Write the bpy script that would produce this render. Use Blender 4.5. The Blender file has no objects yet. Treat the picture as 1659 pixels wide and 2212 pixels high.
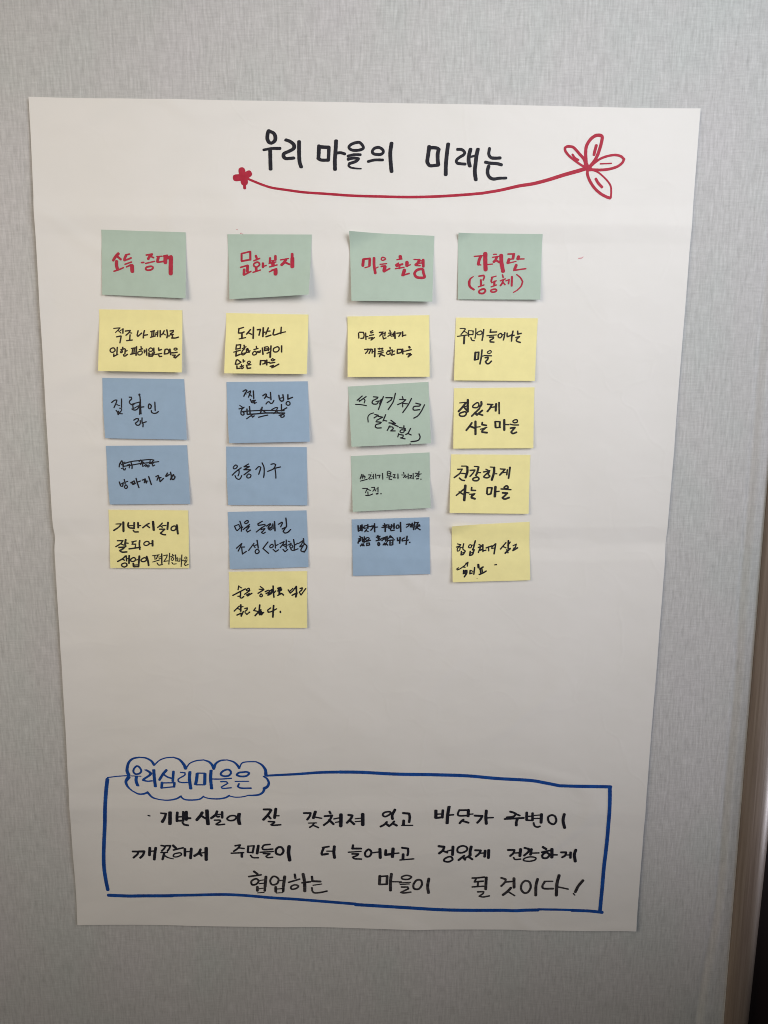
import bpy, math, random
from mathutils import Vector, Matrix, noise
random.seed(7)
# ------------------------------------------------------------------ camera
CAM=[0.411705, -1.027134, -0.30786, 0.181672, 0.001562, -0.004904]
Z0 = 1.72                     # height of the poster's top left corner above the floor
sc = bpy.context.scene
def make_camera():
    x, y, z, pitch, yaw, roll = CAM
    cp, sp, cy, sy = math.cos(pitch), math.sin(pitch), math.cos(yaw), math.sin(yaw)
    fwd = Vector((sy*cp, cy*cp, -sp)); right = Vector((cy, -sy, 0)); up = right.cross(fwd)
    r2 = right*math.cos(roll)+up*math.sin(roll); u2 = -right*math.sin(roll)+up*math.cos(roll)
    m = Matrix(((r2.x, u2.x, -fwd.x, x), (r2.y, u2.y, -fwd.y, y), (r2.z, u2.z, -fwd.z, z+Z0), (0, 0, 0, 1)))
    cd = bpy.data.cameras.new('camera'); cd.sensor_fit = 'VERTICAL'; cd.sensor_height = 36
    cd.lens = 3200/4032*36; cd.clip_start = .01; cd.clip_end = 50
    o = bpy.data.objects.new('camera', cd); sc.collection.objects.link(o); o.matrix_world = m; sc.camera = o
make_camera()
# ------------------------------------------------------------------ light
w = bpy.data.worlds.new('World'); sc.world = w; w.use_nodes = True
bg = w.node_tree.nodes['Background']; bg.inputs[0].default_value = (1, .96, .90, 1); bg.inputs[1].default_value = .015
sc.view_settings.view_transform = 'Standard'; sc.view_settings.look = 'None'; sc.view_settings.exposure = .04; sc.view_settings.gamma = 1
sc.cycles.filter_width = 1.0
def area(name, loc, target, sx, sy, power, col, spread=180):
    l = bpy.data.lights.new(name, 'AREA'); l.shape = 'RECTANGLE'; l.size = sx; l.size_y = sy; l.energy = power; l.color = col; l.spread = math.radians(spread)
    o = bpy.data.objects.new(name, l); sc.collection.objects.link(o)
    loc = Vector(loc)+Vector((0, 0, Z0)); target = Vector(target)+Vector((0, 0, Z0))
    o.location = loc; o.rotation_euler = (target-loc).to_track_quat('-Z', 'Y').to_euler()
area('window_light', (1.1, -1.0, .45), (.55, 0, .15), 1.0, .9, 1.9, (.965, .99, 1), 80)
area('side_window_light', (1.5, -1.3, .1), (.7, 0, -.2), 1.0, 1.0, 2.85, (.92, .938, 1), 70)
area('low_fill_light', (-1.2, -1.0, -.9), (.1, 0, -.9), 1.2, 1.0, 2.45, (1, .895, .79))  # added fill, low on the left, lifts the lower left of the wall
area('middle_fill_light', (-.8, -1.4, .2), (.2, 0, -.4), 1.2, 1.1, 4.0, (1, .87, .70), 80)  # added warm fill from the left, balances the light from the right
area('frame_highlight_lamp', (2.0, -.27, -1.30), (.93, 0, -.83), .3, .3, .30, (.95, .92, 1), 34)  # added small lamp, narrow beam aimed at the door frame for its highlight
# ------------------------------------------------------------------ data, measured on the wall (0.1 mm)
PAPER_TILT=-0.01961;PAPER_W=.788;PAPER_H=1.0847
POSTER_INK=[
['word','black',[(0,[2,1.58,2,1.58],[2797,-379,2782,-415,2777,-471,2798,-511,2833,-515,2867,-486,2870,-440,2851,-407,2819,-392]),(0,[1.27,1.27,1.59,1.59],[2728,-593,2826,-578,2924,-578]),(0,[2.02,1.59,2.02,1.59],[2806,-600,2805,-711,2805,-809]),(0,[2.01,1.59,2.01,1.59],[2997,-484,3046,-502,3088,-538,3085,-579,3032,-609,2971,-635,2963,-665,2986,-691,3041,-689,3082,-686]),(0,[2.01,1.59,2.01,1.59],[3151,-503,3148,-620,3151,-723,3169,-787])]],
['word','black',[(0,[2.01,1.59,2.01,1.59],[3385,-552,3382,-621,3376,-693]),(0,[2.02,1.59,2.02,1.59],[3376,-693,3411,-711,3493,-712]),(0,[1.8,1.8,1.8,1.8],[3390,-562,3457,-568,3503,-570,3499,-642,3494,-709]),(0,[2.01,1.59,2.01,1.59],[3589,-497,3582,-591,3571,-714,3571,-817]),(0,[1.48,1.48,1.48,1.48],[3592,-634,3641,-630,3690,-643]),(1,[1.48,1.48,1.48,1.48],[3745,-556,3784,-529,3860,-515,3903,-552,3908,-582,3859,-601,3783,-602,3742,-579]),(0,[1.38,1.38,1.38,1.38],[3726,-668,3793,-652,3875,-652]),(0,[1.49,1.49,1.49,1.49],[3727,-703,3793,-689,3853,-697,3820,-726,3743,-751]),(0,[1.17,1.17,0.74,0.74],[3738,-754,3732,-775,3759,-795,3824,-806,3881,-808]),(1,[1.48,1.48,1.48,1.48],[4022,-601,4050,-578,4099,-573,4140,-599,4144,-629,4109,-650,4044,-646,4017,-629]),(0,[1.38,1.38,1.38,1.38],[3965,-728,4043,-711,4139,-711]),(0,[2.02,1.59,2.02,1.59],[4244,-525,4229,-625,4232,-727,4243,-841])]],
['word','black',[(0,[2.02,1.59,2.02,1.59],[4689,-563,4679,-647,4668,-729,4685,-768]),(0,[1.6,1.6,1.6,1.6],[4685,-770,4707,-779,4800,-771]),(0,[1.69,1.69,1.69,1.69],[4693,-578,4738,-576,4787,-583,4802,-596]),(0,[2.02,1.59,2.02,1.59],[4802,-596,4791,-648,4792,-719,4799,-766]),(0,[2.02,1.59,2.02,1.59],[4914,-536,4902,-628,4890,-751,4888,-880]),(0,[1.49,1.49,1.49,1.49],[5024,-597,5076,-600,5109,-628,5101,-656,5044,-690,5014,-720,5023,-749,5067,-758,5119,-762]),(0,[2.02,1.59,2.02,1.59],[5179,-596,5162,-670,5159,-731,5174,-785]),(0,[1.17,1.17,1.17,1.17],[5166,-685,5229,-670]),(0,[2.02,1.6,2.02,1.6],[5266,-596,5251,-670,5242,-752,5234,-845,5247,-940]),(0,[1.59,1.59,1.59,1.59],[5404,-589,5397,-650,5421,-689,5470,-697,5533,-695]),(0,[1.6,1.6,1.6,1.6],[5359,-742,5416,-753,5493,-758,5550,-772]),(0,[1.92,1.92,1.39,1.39],[5397,-789,5385,-846,5403,-902,5452,-931,5529,-923,5608,-921])]],
['underline_flourish','red',[(0,[1.21,1.21,1.35,1.35],[2533,-917,2604,-946,2713,-988,2823,-1020,2966,-1041,3186,-1071,3446,-1091]),(0,[1.35,1.35,1.49,1.49],[3446,-1091,3778,-1113,4116,-1123,4442,-1130,4775,-1125,5104,-1108,5323,-1092]),(0,[1.48,1.48,2.16,2.16],[5323,-1092,5544,-1058,5761,-1012,5935,-986,6116,-942,6297,-888,6478,-840,6569,-812])]],
['small_flower','red',[(0,[3.84,3.84,3.84,3.84],[2462,-823,2471,-887]),(0,[3.55,3.55,3.55,3.55],[2547,-858,2489,-893]),(0,[3.49,3.49,3.49,3.49],[2386,-905,2474,-899]),(0,[3.99,3.99,3.99,3.99],[2485,-893,2488,-954]),(0,[1.57,1.57,1.57,1.57],[2488,-983,2490,-1021]),(0,[0.78,0.78,1.07,1.07],[2532,-918,2604,-946])]],
['butterfly_flower','red',[(0,[1.2,1.2,1.63,1.63],[6549,-802,6505,-782,6430,-733,6355,-678,6306,-623,6298,-586,6330,-569,6388,-576,6425,-603,6478,-658,6524,-706,6555,-768]),(0,[1.77,1.77,1.77,1.77],[6563,-789,6553,-720,6546,-638,6554,-563,6595,-495,6651,-453,6702,-447,6733,-462,6733,-502,6715,-584,6683,-680,6642,-748,6593,-803]),(0,[1.21,1.21,1.56,1.56],[6597,-809,6657,-755,6727,-707,6813,-678,6900,-667,6966,-682,7006,-715,6985,-756,6928,-797,6835,-824,6733,-834,6609,-830]),(0,[1.57,1.57,1.57,1.57],[6576,-837,6578,-885,6607,-954,6661,-1031,6730,-1093,6805,-1135,6857,-1153]),(0,[1.07,1.07,0.86,0.86],[6866,-1150,6869,-1094,6862,-1025,6834,-976,6773,-914,6705,-862,6631,-834]),(0,[1.2,1.2,1.2,1.2],[6391,-661,6422,-699,6462,-721]),(0,[1.63,1.63,1.63,1.63],[6669,-560,6655,-618,6646,-662]),(0,[0.78,0.78,0.78,0.78],[6726,-765,6857,-761]),(0,[1.5,1.5,1.5,1.5],[6679,-935,6710,-982,6756,-1028]),(0,[2.49,2.49,2.49,2.49],[6555,-768,6575,-813,6605,-823])]],
['word','blue',[(1,[1.22,1.22,1.22,1.22],[756,-8452,717,-8491,707,-8538,734,-8570,785,-8562,814,-8523,791,-8468]),(0,[0.69,0.69,0.69,0.69],[667,-8596,805,-8602]),(0,[1.98,0.99,1.98,0.99],[742,-8609,735,-8672,753,-8744]),(0,[1.98,0.99,1.98,0.99],[876,-8507,932,-8547,930,-8582,847,-8641,838,-8665,896,-8676,951,-8670]),(0,[1.98,0.99,1.98,0.99],[985,-8507,986,-8626,993,-8756]),(0,[1.67,1.67,1.67,1.67],[1156,-8514,1106,-8572,1055,-8655]),(0,[1.14,1.14,1.14,1.14],[1113,-8572,1162,-8612,1212,-8631]),(0,[1.68,1.68,1.68,1.68],[1251,-8536,1235,-8672]),(0,[0.92,0.92,0.92,0.92],[1084,-8701,1257,-8699]),(0,[1.68,1.68,1.68,1.68],[1087,-8698,1077,-8773]),(0,[0.92,0.92,0.92,0.92],[1077,-8776,1249,-8758]),(0,[1.53,1.53,1.53,1.53],[1257,-8699,1249,-8758]),(0,[0.91,0.91,0.91,0.91],[1348,-8547,1406,-8553,1400,-8589,1314,-8644,1312,-8684,1362,-8697,1435,-8696]),(0,[1.98,0.99,1.98,0.99],[1475,-8538,1464,-8645,1475,-8791]),(0,[1.98,0.99,1.98,0.99],[1573,-8564,1562,-8646,1543,-8725]),(0,[0.92,0.92,0.92,0.92],[1551,-8731,1667,-8732]),(0,[1.98,0.99,1.98,0.99],[1678,-8567,1668,-8725]),(0,[0.91,0.91,0.91,0.91],[1573,-8559,1678,-8560]),(0,[1.98,0.99,1.98,0.99],[1764,-8518,1752,-8647,1760,-8793]),(0,[0.91,0.91,0.91,0.91],[1766,-8647,1890,-8648,2034,-8638]),(1,[1.29,1.29,1.29,1.29],[1976,-8509,1917,-8537,1893,-8577,1929,-8604,1994,-8601,2032,-8562,2019,-8519]),(0,[0.92,0.92,0.92,0.92],[1889,-8687,1962,-8688,1983,-8712,1893,-8767,1914,-8787,2028,-8778]),(1,[1.29,1.29,1.29,1.29],[2201,-8547,2142,-8555,2112,-8589,2169,-8610,2242,-8602,2280,-8563,2245,-8543]),(0,[0.76,0.76,0.76,0.76],[2086,-8684,2269,-8682]),(0,[1.15,1.15,1.15,1.15],[2136,-8720,2117,-8760,2163,-8784,2298,-8785])]],
['cloud_outline','blue',[(0,[1.97,1.97,0.91,0.91],[639,-8580,621,-8514,649,-8404,711,-8342,800,-8322]),(0,[0.68,0.68,1.51,1.51],[800,-8322,886,-8332,957,-8374,994,-8434]),(0,[0.76,0.76,0.76,0.76],[1004,-8430,1073,-8367,1162,-8333,1264,-8326]),(0,[0.76,0.76,1.97,1.97],[1264,-8326,1342,-8361,1397,-8432,1419,-8487]),(0,[0.76,0.76,0.76,0.76],[1428,-8487,1478,-8417,1567,-8378,1669,-8366]),(0,[0.76,0.76,1.82,1.82],[1669,-8366,1741,-8395,1782,-8442,1802,-8493]),(0,[1.52,1.52,0.68,0.68],[1807,-8482,1834,-8419,1901,-8377,1989,-8368]),(0,[0.68,0.68,1.52,1.52],[1989,-8368,2075,-8397,2124,-8444,2148,-8484]),(0,[0.76,0.76,0.76,0.76],[2155,-8476,2191,-8413,2279,-8395,2381,-8396]),(0,[0.76,0.76,1.97,1.97],[2381,-8396,2452,-8438,2501,-8510,2508,-8591]),(0,[0.92,0.92,1.83,1.83],[2476,-8612,2519,-8644,2543,-8707,2522,-8762,2477,-8791]),(0,[1.53,1.53,0.77,0.77],[2482,-8786,2461,-8842,2409,-8881,2335,-8892,2254,-8893]),(0,[0.69,0.69,0.69,0.69],[2254,-8893,2188,-8912,2085,-8919,1990,-8899]),(0,[1.07,1.07,0.69,0.69],[1997,-8894,1938,-8926,1834,-8941,1717,-8933,1638,-8908]),(0,[0.92,0.92,0.92,0.92],[1645,-8903,1585,-8944,1467,-8955,1379,-8943,1330,-8901]),(0,[1.08,1.08,0.69,0.69],[1337,-8898,1262,-8938,1144,-8956,1027,-8944]),(0,[0.69,0.69,1.38,1.38],[1027,-8944,941,-8912,879,-8840]),(0,[1.23,1.23,0.77,0.77],[879,-8843,826,-8863,753,-8863,668,-8815]),(0,[0.76,0.76,2.14,2.14],[668,-8815,613,-8751,596,-8679,636,-8616])]],
['box_frame','blue',[(0,[0.76,0.76,0.76,0.76],[352,-8615,491,-8600,650,-8590]),(0,[2.24,2.24,2.24,2.24],[347,-8643,316,-8823,292,-9034,263,-9352,238,-9596,221,-9792,215,-9969,224,-10138,244,-10308]),(0,[2.2,2.2,2.2,2.2],[248,-10394,526,-10410,706,-10410,1143,-10411]),(0,[1.37,1.37,1.98,1.98],[2519,-8601,2855,-8581,3221,-8558,3512,-8554]),(0,[2.13,2.13,2.13,2.13],[3512,-8554,3804,-8559,4242,-8582,4766,-8593]),(0,[2.13,2.13,2.13,2.13],[4766,-8594,5236,-8614,5628,-8655,6099,-8688,6304,-8724,6513,-8769]),(0,[2.13,2.13,2.13,2.13],[6513,-8769,6808,-8776,7209,-8790]),(0,[2.31,2.31,2.31,2.31],[7199,-8796,7205,-8924,7207,-9130,7201,-9494,7187,-9756,7170,-10020,7160,-10341,7144,-10686]),(0,[2.06,2.06,2.06,2.06],[6747,-10667,6990,-10679,7176,-10702]),(0,[1.93,1.93,1.93,1.93],[1112,-10406,1434,-10404,1756,-10401,2035,-10412,2720,-10472,3706,-10560]),(0,[2.17,2.17,2.17,2.17],[3706,-10569,4352,-10612,4999,-10650,5862,-10661,6272,-10659]),(0,[1.6,1.6,1.6,1.6],[6271,-10649,6725,-10662,7158,-10693])]],
['bullet_dot','black',[(0,[0.86,0.86,0.86,0.86],[869,-9184,894,-9191])]],
['word','black',[(0,[1.06,1.06,1.99,1.99],[1047,-9148,1117,-9156,1094,-9222,1059,-9281]),(0,[2.25,1.33,2.25,1.33],[1175,-9133,1169,-9229,1162,-9319]),(0,[1.72,1.72,1.72,1.72],[1275,-9140,1266,-9202,1262,-9271]),(0,[1.59,1.59,1.59,1.59],[1358,-9131,1347,-9269]),(0,[1.06,1.06,1.06,1.06],[1272,-9209,1348,-9203]),(0,[1.33,1.33,1.33,1.33],[1265,-9268,1347,-9265]),(0,[1.85,1.85,1.85,1.85],[1399,-9131,1390,-9251]),(0,[1.46,1.46,1.46,1.46],[1398,-9203,1412,-9231,1448,-9228]),(0,[1.33,1.33,1.33,1.33],[1337,-9296,1360,-9327,1411,-9338]),(0,[1.85,1.85,1.85,1.85],[1616,-9142,1588,-9190,1535,-9256]),(0,[1.46,1.46,1.46,1.46],[1589,-9183,1650,-9229,1689,-9243]),(0,[2.25,1.33,2.25,1.33],[1683,-9106,1682,-9205,1686,-9326]),(0,[1.59,1.59,1.59,1.59],[1821,-9126,1797,-9178,1736,-9230]),(0,[1.32,1.32,1.32,1.32],[1793,-9178,1821,-9208,1846,-9206]),(0,[0.93,0.93,0.93,0.93],[1823,-9175,1886,-9171]),(0,[1.59,1.59,1.59,1.59],[1890,-9137,1886,-9223]),(0,[1.06,1.06,1.06,1.06],[1777,-9261,1853,-9261,1860,-9282,1797,-9323,1822,-9334,1914,-9325]),(1,[1.19,1.19,1.19,1.19],[1952,-9241,1992,-9200,2049,-9193,2080,-9214,2053,-9259,1989,-9269]),(0,[2.25,1.33,2.25,1.33],[2122,-9163,2110,-9249,2120,-9325])]],
['word','black',[(0,[1.39,1.39,1.7,1.7],[2462,-9099,2548,-9100,2565,-9110,2516,-9183,2452,-9257]),(0,[1.39,1.39,1.39,1.39],[2518,-9193,2551,-9237]),(0,[1.85,1.85,1.85,1.85],[2629,-9091,2607,-9226]),(0,[1,1,1,1.0],[2619,-9194,2670,-9194]),(0,[1.16,1.16,1.16,1.16],[2520,-9285,2604,-9289,2598,-9305,2555,-9333,2585,-9342,2688,-9333])]],
['word','black',[(0,[1.39,1.39,1.39,1.39],[3013,-9157,3103,-9158,3093,-9203,3055,-9261]),(0,[1.85,1.85,1.85,1.85],[3170,-9139,3141,-9235]),(0,[1.08,1.08,1.08,1.08],[3149,-9219,3252,-9241]),(0,[0.93,0.93,0.93,0.93],[3073,-9316,3179,-9313]),(0,[1.09,1.09,1.09,1.09],[3147,-9321,3124,-9353,3086,-9381]),(0,[1.09,1.09,1.09,1.09],[3131,-9348,3207,-9386]),(0,[1.39,1.39,1.39,1.39],[3364,-9137,3378,-9166]),(0,[1.39,1.39,1.39,1.39],[3296,-9209,3400,-9198,3354,-9285,3282,-9349]),(0,[1.55,1.55,1.55,1.55],[3357,-9269,3415,-9334]),(0,[1.01,1.01,1.01,1.01],[3421,-9253,3517,-9231]),(0,[0.93,0.93,0.93,0.93],[3445,-9308,3516,-9291]),(0,[2.17,2.17,2.17,2.17],[3521,-9186,3515,-9364]),(0,[1.55,1.55,1.55,1.55],[3624,-9190,3677,-9200,3654,-9252,3602,-9313]),(0,[1.55,1.55,1.55,1.55],[3642,-9276,3700,-9337]),(0,[0.85,0.85,0.85,0.85],[3716,-9252,3812,-9240]),(0,[0.85,0.85,0.85,0.85],[3716,-9297,3812,-9288]),(0,[2.17,2.17,2.17,2.17],[3820,-9180,3819,-9346])]],
['word','black',[(1,[1.24,1.24,1.24,1.24],[4174,-9139,4115,-9155,4096,-9193,4130,-9216,4189,-9183,4204,-9150]),(0,[1.7,1.7,1.7,1.7],[4263,-9111,4226,-9191,4230,-9252]),(0,[1.4,1.4,1.4,1.4],[4151,-9300,4114,-9343,4065,-9372]),(0,[1.55,1.55,1.55,1.55],[4134,-9322,4184,-9365]),(0,[1.4,1.4,1.4,1.4],[4252,-9291,4218,-9336,4184,-9360]),(0,[1.55,1.55,1.55,1.55],[4233,-9323,4287,-9356]),(0,[1.55,1.55,1.55,1.55],[4376,-9163,4458,-9171,4466,-9224,4459,-9305]),(0,[1.71,1.71,1.71,1.71],[4383,-9280,4380,-9345]),(0,[0.93,0.93,0.93,0.93],[4355,-9356,4506,-9354])]],
['word','black',[(0,[1.34,1.34,1.34,1.34],[624,-9729,697,-9731,689,-9769,631,-9822]),(0,[1.48,1.48,1.48,1.48],[704,-9730,784,-9730,764,-9784,724,-9826]),(0,[1.75,1.75,1.75,1.75],[863,-9679,853,-9787]),(0,[1.07,1.07,1.07,1.07],[863,-9731,914,-9726]),(0,[1.75,1.75,1.75,1.75],[945,-9680,927,-9771,917,-9852]),(0,[1.14,1.14,1.14,1.14],[1023,-9642,1081,-9654,1063,-9687,1026,-9726]),(0,[1.14,1.14,1.14,1.14],[1090,-9646,1151,-9646,1133,-9688,1105,-9727]),(0,[0.94,0.94,0.94,0.94],[1012,-9750,1104,-9748]),(0,[1.48,1.48,1.48,1.48],[1059,-9758,1043,-9814,1031,-9853]),(0,[1.08,1.08,0.67,0.67],[1061,-9797,1113,-9828,1182,-9846]),(0,[1.61,1.61,1.61,1.61],[1188,-9643,1228,-9688]),(0,[1.14,1.14,1.14,1.14],[1189,-9712,1327,-9678]),(1,[0.94,0.94,0.94,0.94],[1241,-9759,1194,-9775,1187,-9812,1238,-9815,1296,-9784,1285,-9756]),(0,[1.61,1.61,1.61,1.61],[1349,-9696,1344,-9799]),(0,[0.94,0.94,0.94,0.94],[1353,-9741,1411,-9735]),(0,[1.75,1.75,1.75,1.75],[1438,-9693,1421,-9837]),(0,[1.61,1.61,1.61,1.61],[1565,-9707,1537,-9761,1477,-9802]),(0,[1.48,1.48,1.48,1.48],[1543,-9758,1576,-9800]),(0,[0.94,0.94,0.94,0.94],[1562,-9761,1633,-9751]),(0,[2.15,2.15,2.15,2.15],[1644,-9688,1637,-9860])]],
['word','black',[(0,[1.21,1.21,1.21,1.21],[2048,-9652,2117,-9641,2088,-9687,2025,-9736]),(0,[1.07,1.07,1.07,1.07],[2090,-9683,2170,-9695]),(0,[1.07,1.07,1.07,1.07],[1989,-9766,2161,-9758]),(0,[1.61,1.61,1.61,1.61],[2136,-9767,2134,-9821]),(0,[1.34,1.34,1.34,1.34],[2229,-9660,2219,-9751]),(0,[1.07,1.07,1.07,1.07],[2219,-9754,2283,-9754]),(0,[1.34,1.34,1.34,1.34],[2307,-9660,2286,-9758]),(0,[0.94,0.94,0.94,0.94],[2231,-9660,2312,-9653]),(0,[1.74,1.74,1.74,1.74],[2369,-9654,2348,-9769]),(0,[1.08,1.08,1.08,1.08],[2256,-9800,2286,-9833,2363,-9836]),(0,[1.17,1.17,1.17,1.17],[2532,-9631,2450,-9643,2422,-9682,2443,-9710,2567,-9703]),(0,[1.02,1.02,1.02,1.02],[2390,-9752,2573,-9740]),(0,[1.02,1.02,1.02,1.02],[2434,-9772,2527,-9774,2470,-9813,2496,-9833,2563,-9827]),(1,[1.41,1.41,1.41,1.41],[2649,-9675,2611,-9716,2617,-9773,2676,-9790,2714,-9741,2694,-9684]),(0,[2.19,2.19,2.19,2.19],[2795,-9668,2784,-9766,2797,-9878])]],
['word','black',[(0,[1.17,1.17,1.17,1.17],[3258,-9691,3347,-9675]),(0,[1.49,1.49,1.49,1.49],[3273,-9696,3245,-9769,3249,-9799,3328,-9786]),(0,[0.94,0.94,0.94,0.94],[3316,-9745,3406,-9746]),(0,[1.88,1.88,1.88,1.88],[3422,-9675,3413,-9770,3422,-9844])]],
['word','black',[(0,[1.41,1.41,1.41,1.41],[3682,-9654,3671,-9706,3793,-9707]),(0,[0.94,0.94,0.94,0.94],[3614,-9762,3792,-9750]),(0,[1.18,1.18,1.18,1.18],[3666,-9788,3755,-9789,3735,-9813,3675,-9838,3702,-9862,3794,-9868]),(1,[1.33,1.33,1.33,1.33],[3885,-9724,3847,-9773,3859,-9827,3911,-9823,3934,-9765,3909,-9724]),(0,[1.02,1.02,1.02,1.02],[3941,-9774,4033,-9761]),(0,[1.88,1.88,1.88,1.88],[4053,-9717,4057,-9848]),(0,[1.72,1.72,1.72,1.72],[4135,-9734,4130,-9804,4209,-9792]),(0,[2.04,2.04,2.04,2.04],[4236,-9710,4227,-9833]),(0,[1.02,1.02,1.02,1.02],[4239,-9784,4316,-9776]),(0,[1.41,1.41,1.41,1.41],[4361,-9695,4444,-9707,4444,-9769,4435,-9810]),(0,[1.73,1.73,1.73,1.73],[4376,-9796,4373,-9862]),(0,[1.02,1.02,1.02,1.02],[4331,-9883,4522,-9863])]],
['word','black',[(0,[2.01,1.16,2.01,1.16],[4825,-9122,4825,-9240]),(0,[1.7,1.7,1.7,1.7],[4920,-9123,4914,-9231]),(0,[1,1,1,1.0],[4832,-9179,4918,-9176]),(0,[1.47,1.47,1.47,1.47],[4828,-9240,4918,-9227]),(0,[2.01,1.16,2.01,1.16],[5005,-9067,4987,-9196,4981,-9325]),(0,[1.16,1.16,1.16,1.16],[5002,-9196,5065,-9188]),(0,[1.24,1.24,1.24,1.24],[5242,-9120,5144,-9121,5127,-9177,5150,-9205,5275,-9201]),(0,[1.85,1.85,1.85,1.85],[5271,-9120,5268,-9210]),(0,[0.93,0.93,0.93,0.93],[5275,-9185,5334,-9178]),(0,[1.39,1.39,1.39,1.39],[5205,-9265,5180,-9285,5154,-9322]),(0,[1.4,1.4,1.4,1.4],[5195,-9286,5274,-9313]),(0,[1.47,1.47,1.47,1.47],[5359,-9204,5463,-9210,5438,-9263,5398,-9314]),(0,[1.86,1.86,1.86,1.86],[5517,-9131,5512,-9231,5521,-9328]),(0,[1.08,1.08,1.08,1.08],[5527,-9239,5612,-9235])]],
['word','black',[(0,[1.39,1.39,1.39,1.39],[5845,-9146,5897,-9163,5927,-9181,5888,-9221,5800,-9233]),(0,[1.24,1.24,1.24,1.24],[5942,-9189,5976,-9205]),(0,[1.32,1.32,1.32,1.32],[5773,-9257,6033,-9242]),(0,[1.71,1.71,1.71,1.71],[5948,-9253,5934,-9306,5935,-9356]),(0,[1.7,1.7,1.7,1.7],[6071,-9162,6074,-9272]),(0,[1.55,1.55,1.55,1.55],[6152,-9171,6155,-9280]),(0,[1.01,1.01,1.01,1.01],[6080,-9219,6153,-9216]),(0,[1.16,1.16,1.16,1.16],[6081,-9278,6155,-9280]),(0,[0.85,0.85,0.85,0.85],[6175,-9206,6263,-9197]),(0,[0.85,0.85,0.85,0.85],[6176,-9251,6265,-9249]),(0,[1.86,1.86,1.86,1.86],[6275,-9188,6274,-9313]),(0,[1.24,1.24,1.24,1.24],[6171,-9319,6187,-9365,6225,-9384,6261,-9373]),(1,[1.32,1.32,1.32,1.32],[6411,-9201,6368,-9236,6385,-9309,6445,-9342,6481,-9294,6463,-9221]),(0,[1.86,1.86,1.86,1.86],[6588,-9190,6576,-9286,6602,-9396])]],
['word','black',[(0,[1.57,1.57,1.57,1.57],[4868,-9668,4944,-9677,4925,-9731,4874,-9776]),(0,[1.33,1.33,1.33,1.33],[4918,-9734,4988,-9764]),(0,[0.94,0.94,0.94,0.94],[4985,-9743,5037,-9727]),(0,[1.88,1.88,1.88,1.88],[5066,-9679,5060,-9797]),(1,[1.26,1.26,1.26,1.26],[5001,-9830,4949,-9862,4949,-9895,5009,-9904,5061,-9871,5042,-9830]),(1,[1.25,1.25,1.25,1.25],[5192,-9667,5133,-9699,5134,-9757,5194,-9769,5260,-9733,5252,-9684]),(0,[1.88,1.88,1.88,1.88],[5319,-9681,5305,-9750,5306,-9812]),(0,[1.41,1.41,1.41,1.41],[5224,-9815,5146,-9880]),(0,[1.41,1.41,1.41,1.41],[5202,-9834,5237,-9877]),(0,[1.26,1.26,1.26,1.26],[5291,-9818,5232,-9856]),(0,[1.41,1.41,1.41,1.41],[5287,-9835,5337,-9871]),(0,[1.41,1.41,1.41,1.41],[5375,-9734,5451,-9738,5432,-9783,5385,-9829]),(0,[1.02,1.02,1.02,1.02],[5447,-9780,5506,-9776]),(0,[1.73,1.73,1.73,1.73],[5513,-9743,5507,-9830]),(0,[1.88,1.88,1.88,1.88],[5562,-9735,5560,-9850])]],
['word','black',[(0,[1.41,1.41,1.41,1.41],[5829,-9732,5918,-9732,5906,-9778,5862,-9824]),(0,[1.02,1.02,1.02,1.02],[5916,-9778,5983,-9775]),(0,[1.88,1.88,1.88,1.88],[6004,-9721,5996,-9823]),(0,[1.1,1.1,1.1,1.1],[5910,-9847,5933,-9877,6008,-9872]),(0,[1.41,1.41,1.41,1.41],[6058,-9700,6118,-9717,6109,-9763,6055,-9817]),(0,[1.73,1.73,1.73,1.73],[6153,-9722,6143,-9801]),(0,[1.02,1.02,1.02,1.02],[6154,-9780,6258,-9775]),(1,[1.02,1.02,1.02,1.02],[6134,-9837,6060,-9861,6053,-9894,6135,-9903,6209,-9879,6211,-9846]),(0,[1.57,1.57,1.57,1.57],[6311,-9687,6356,-9715]),(0,[1.25,1.25,1.25,1.25],[6298,-9764,6406,-9735]),(1,[1.41,1.41,1.41,1.41],[6355,-9765,6307,-9805,6316,-9846,6372,-9847,6401,-9798]),(0,[2.04,2.04,2.04,2.04],[6435,-9716,6439,-9839]),(0,[1.1,1.1,1.1,1.1],[6438,-9801,6513,-9807]),(0,[1.41,1.41,1.41,1.41],[6566,-9769,6635,-9770,6625,-9816,6584,-9845]),(0,[0.94,0.94,0.94,0.94],[6632,-9811,6691,-9808]),(0,[1.57,1.57,1.57,1.57],[6698,-9772,6698,-9852]),(0,[1.89,1.89,1.89,1.89],[6768,-9734,6751,-9808,6768,-9907])]],
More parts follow.
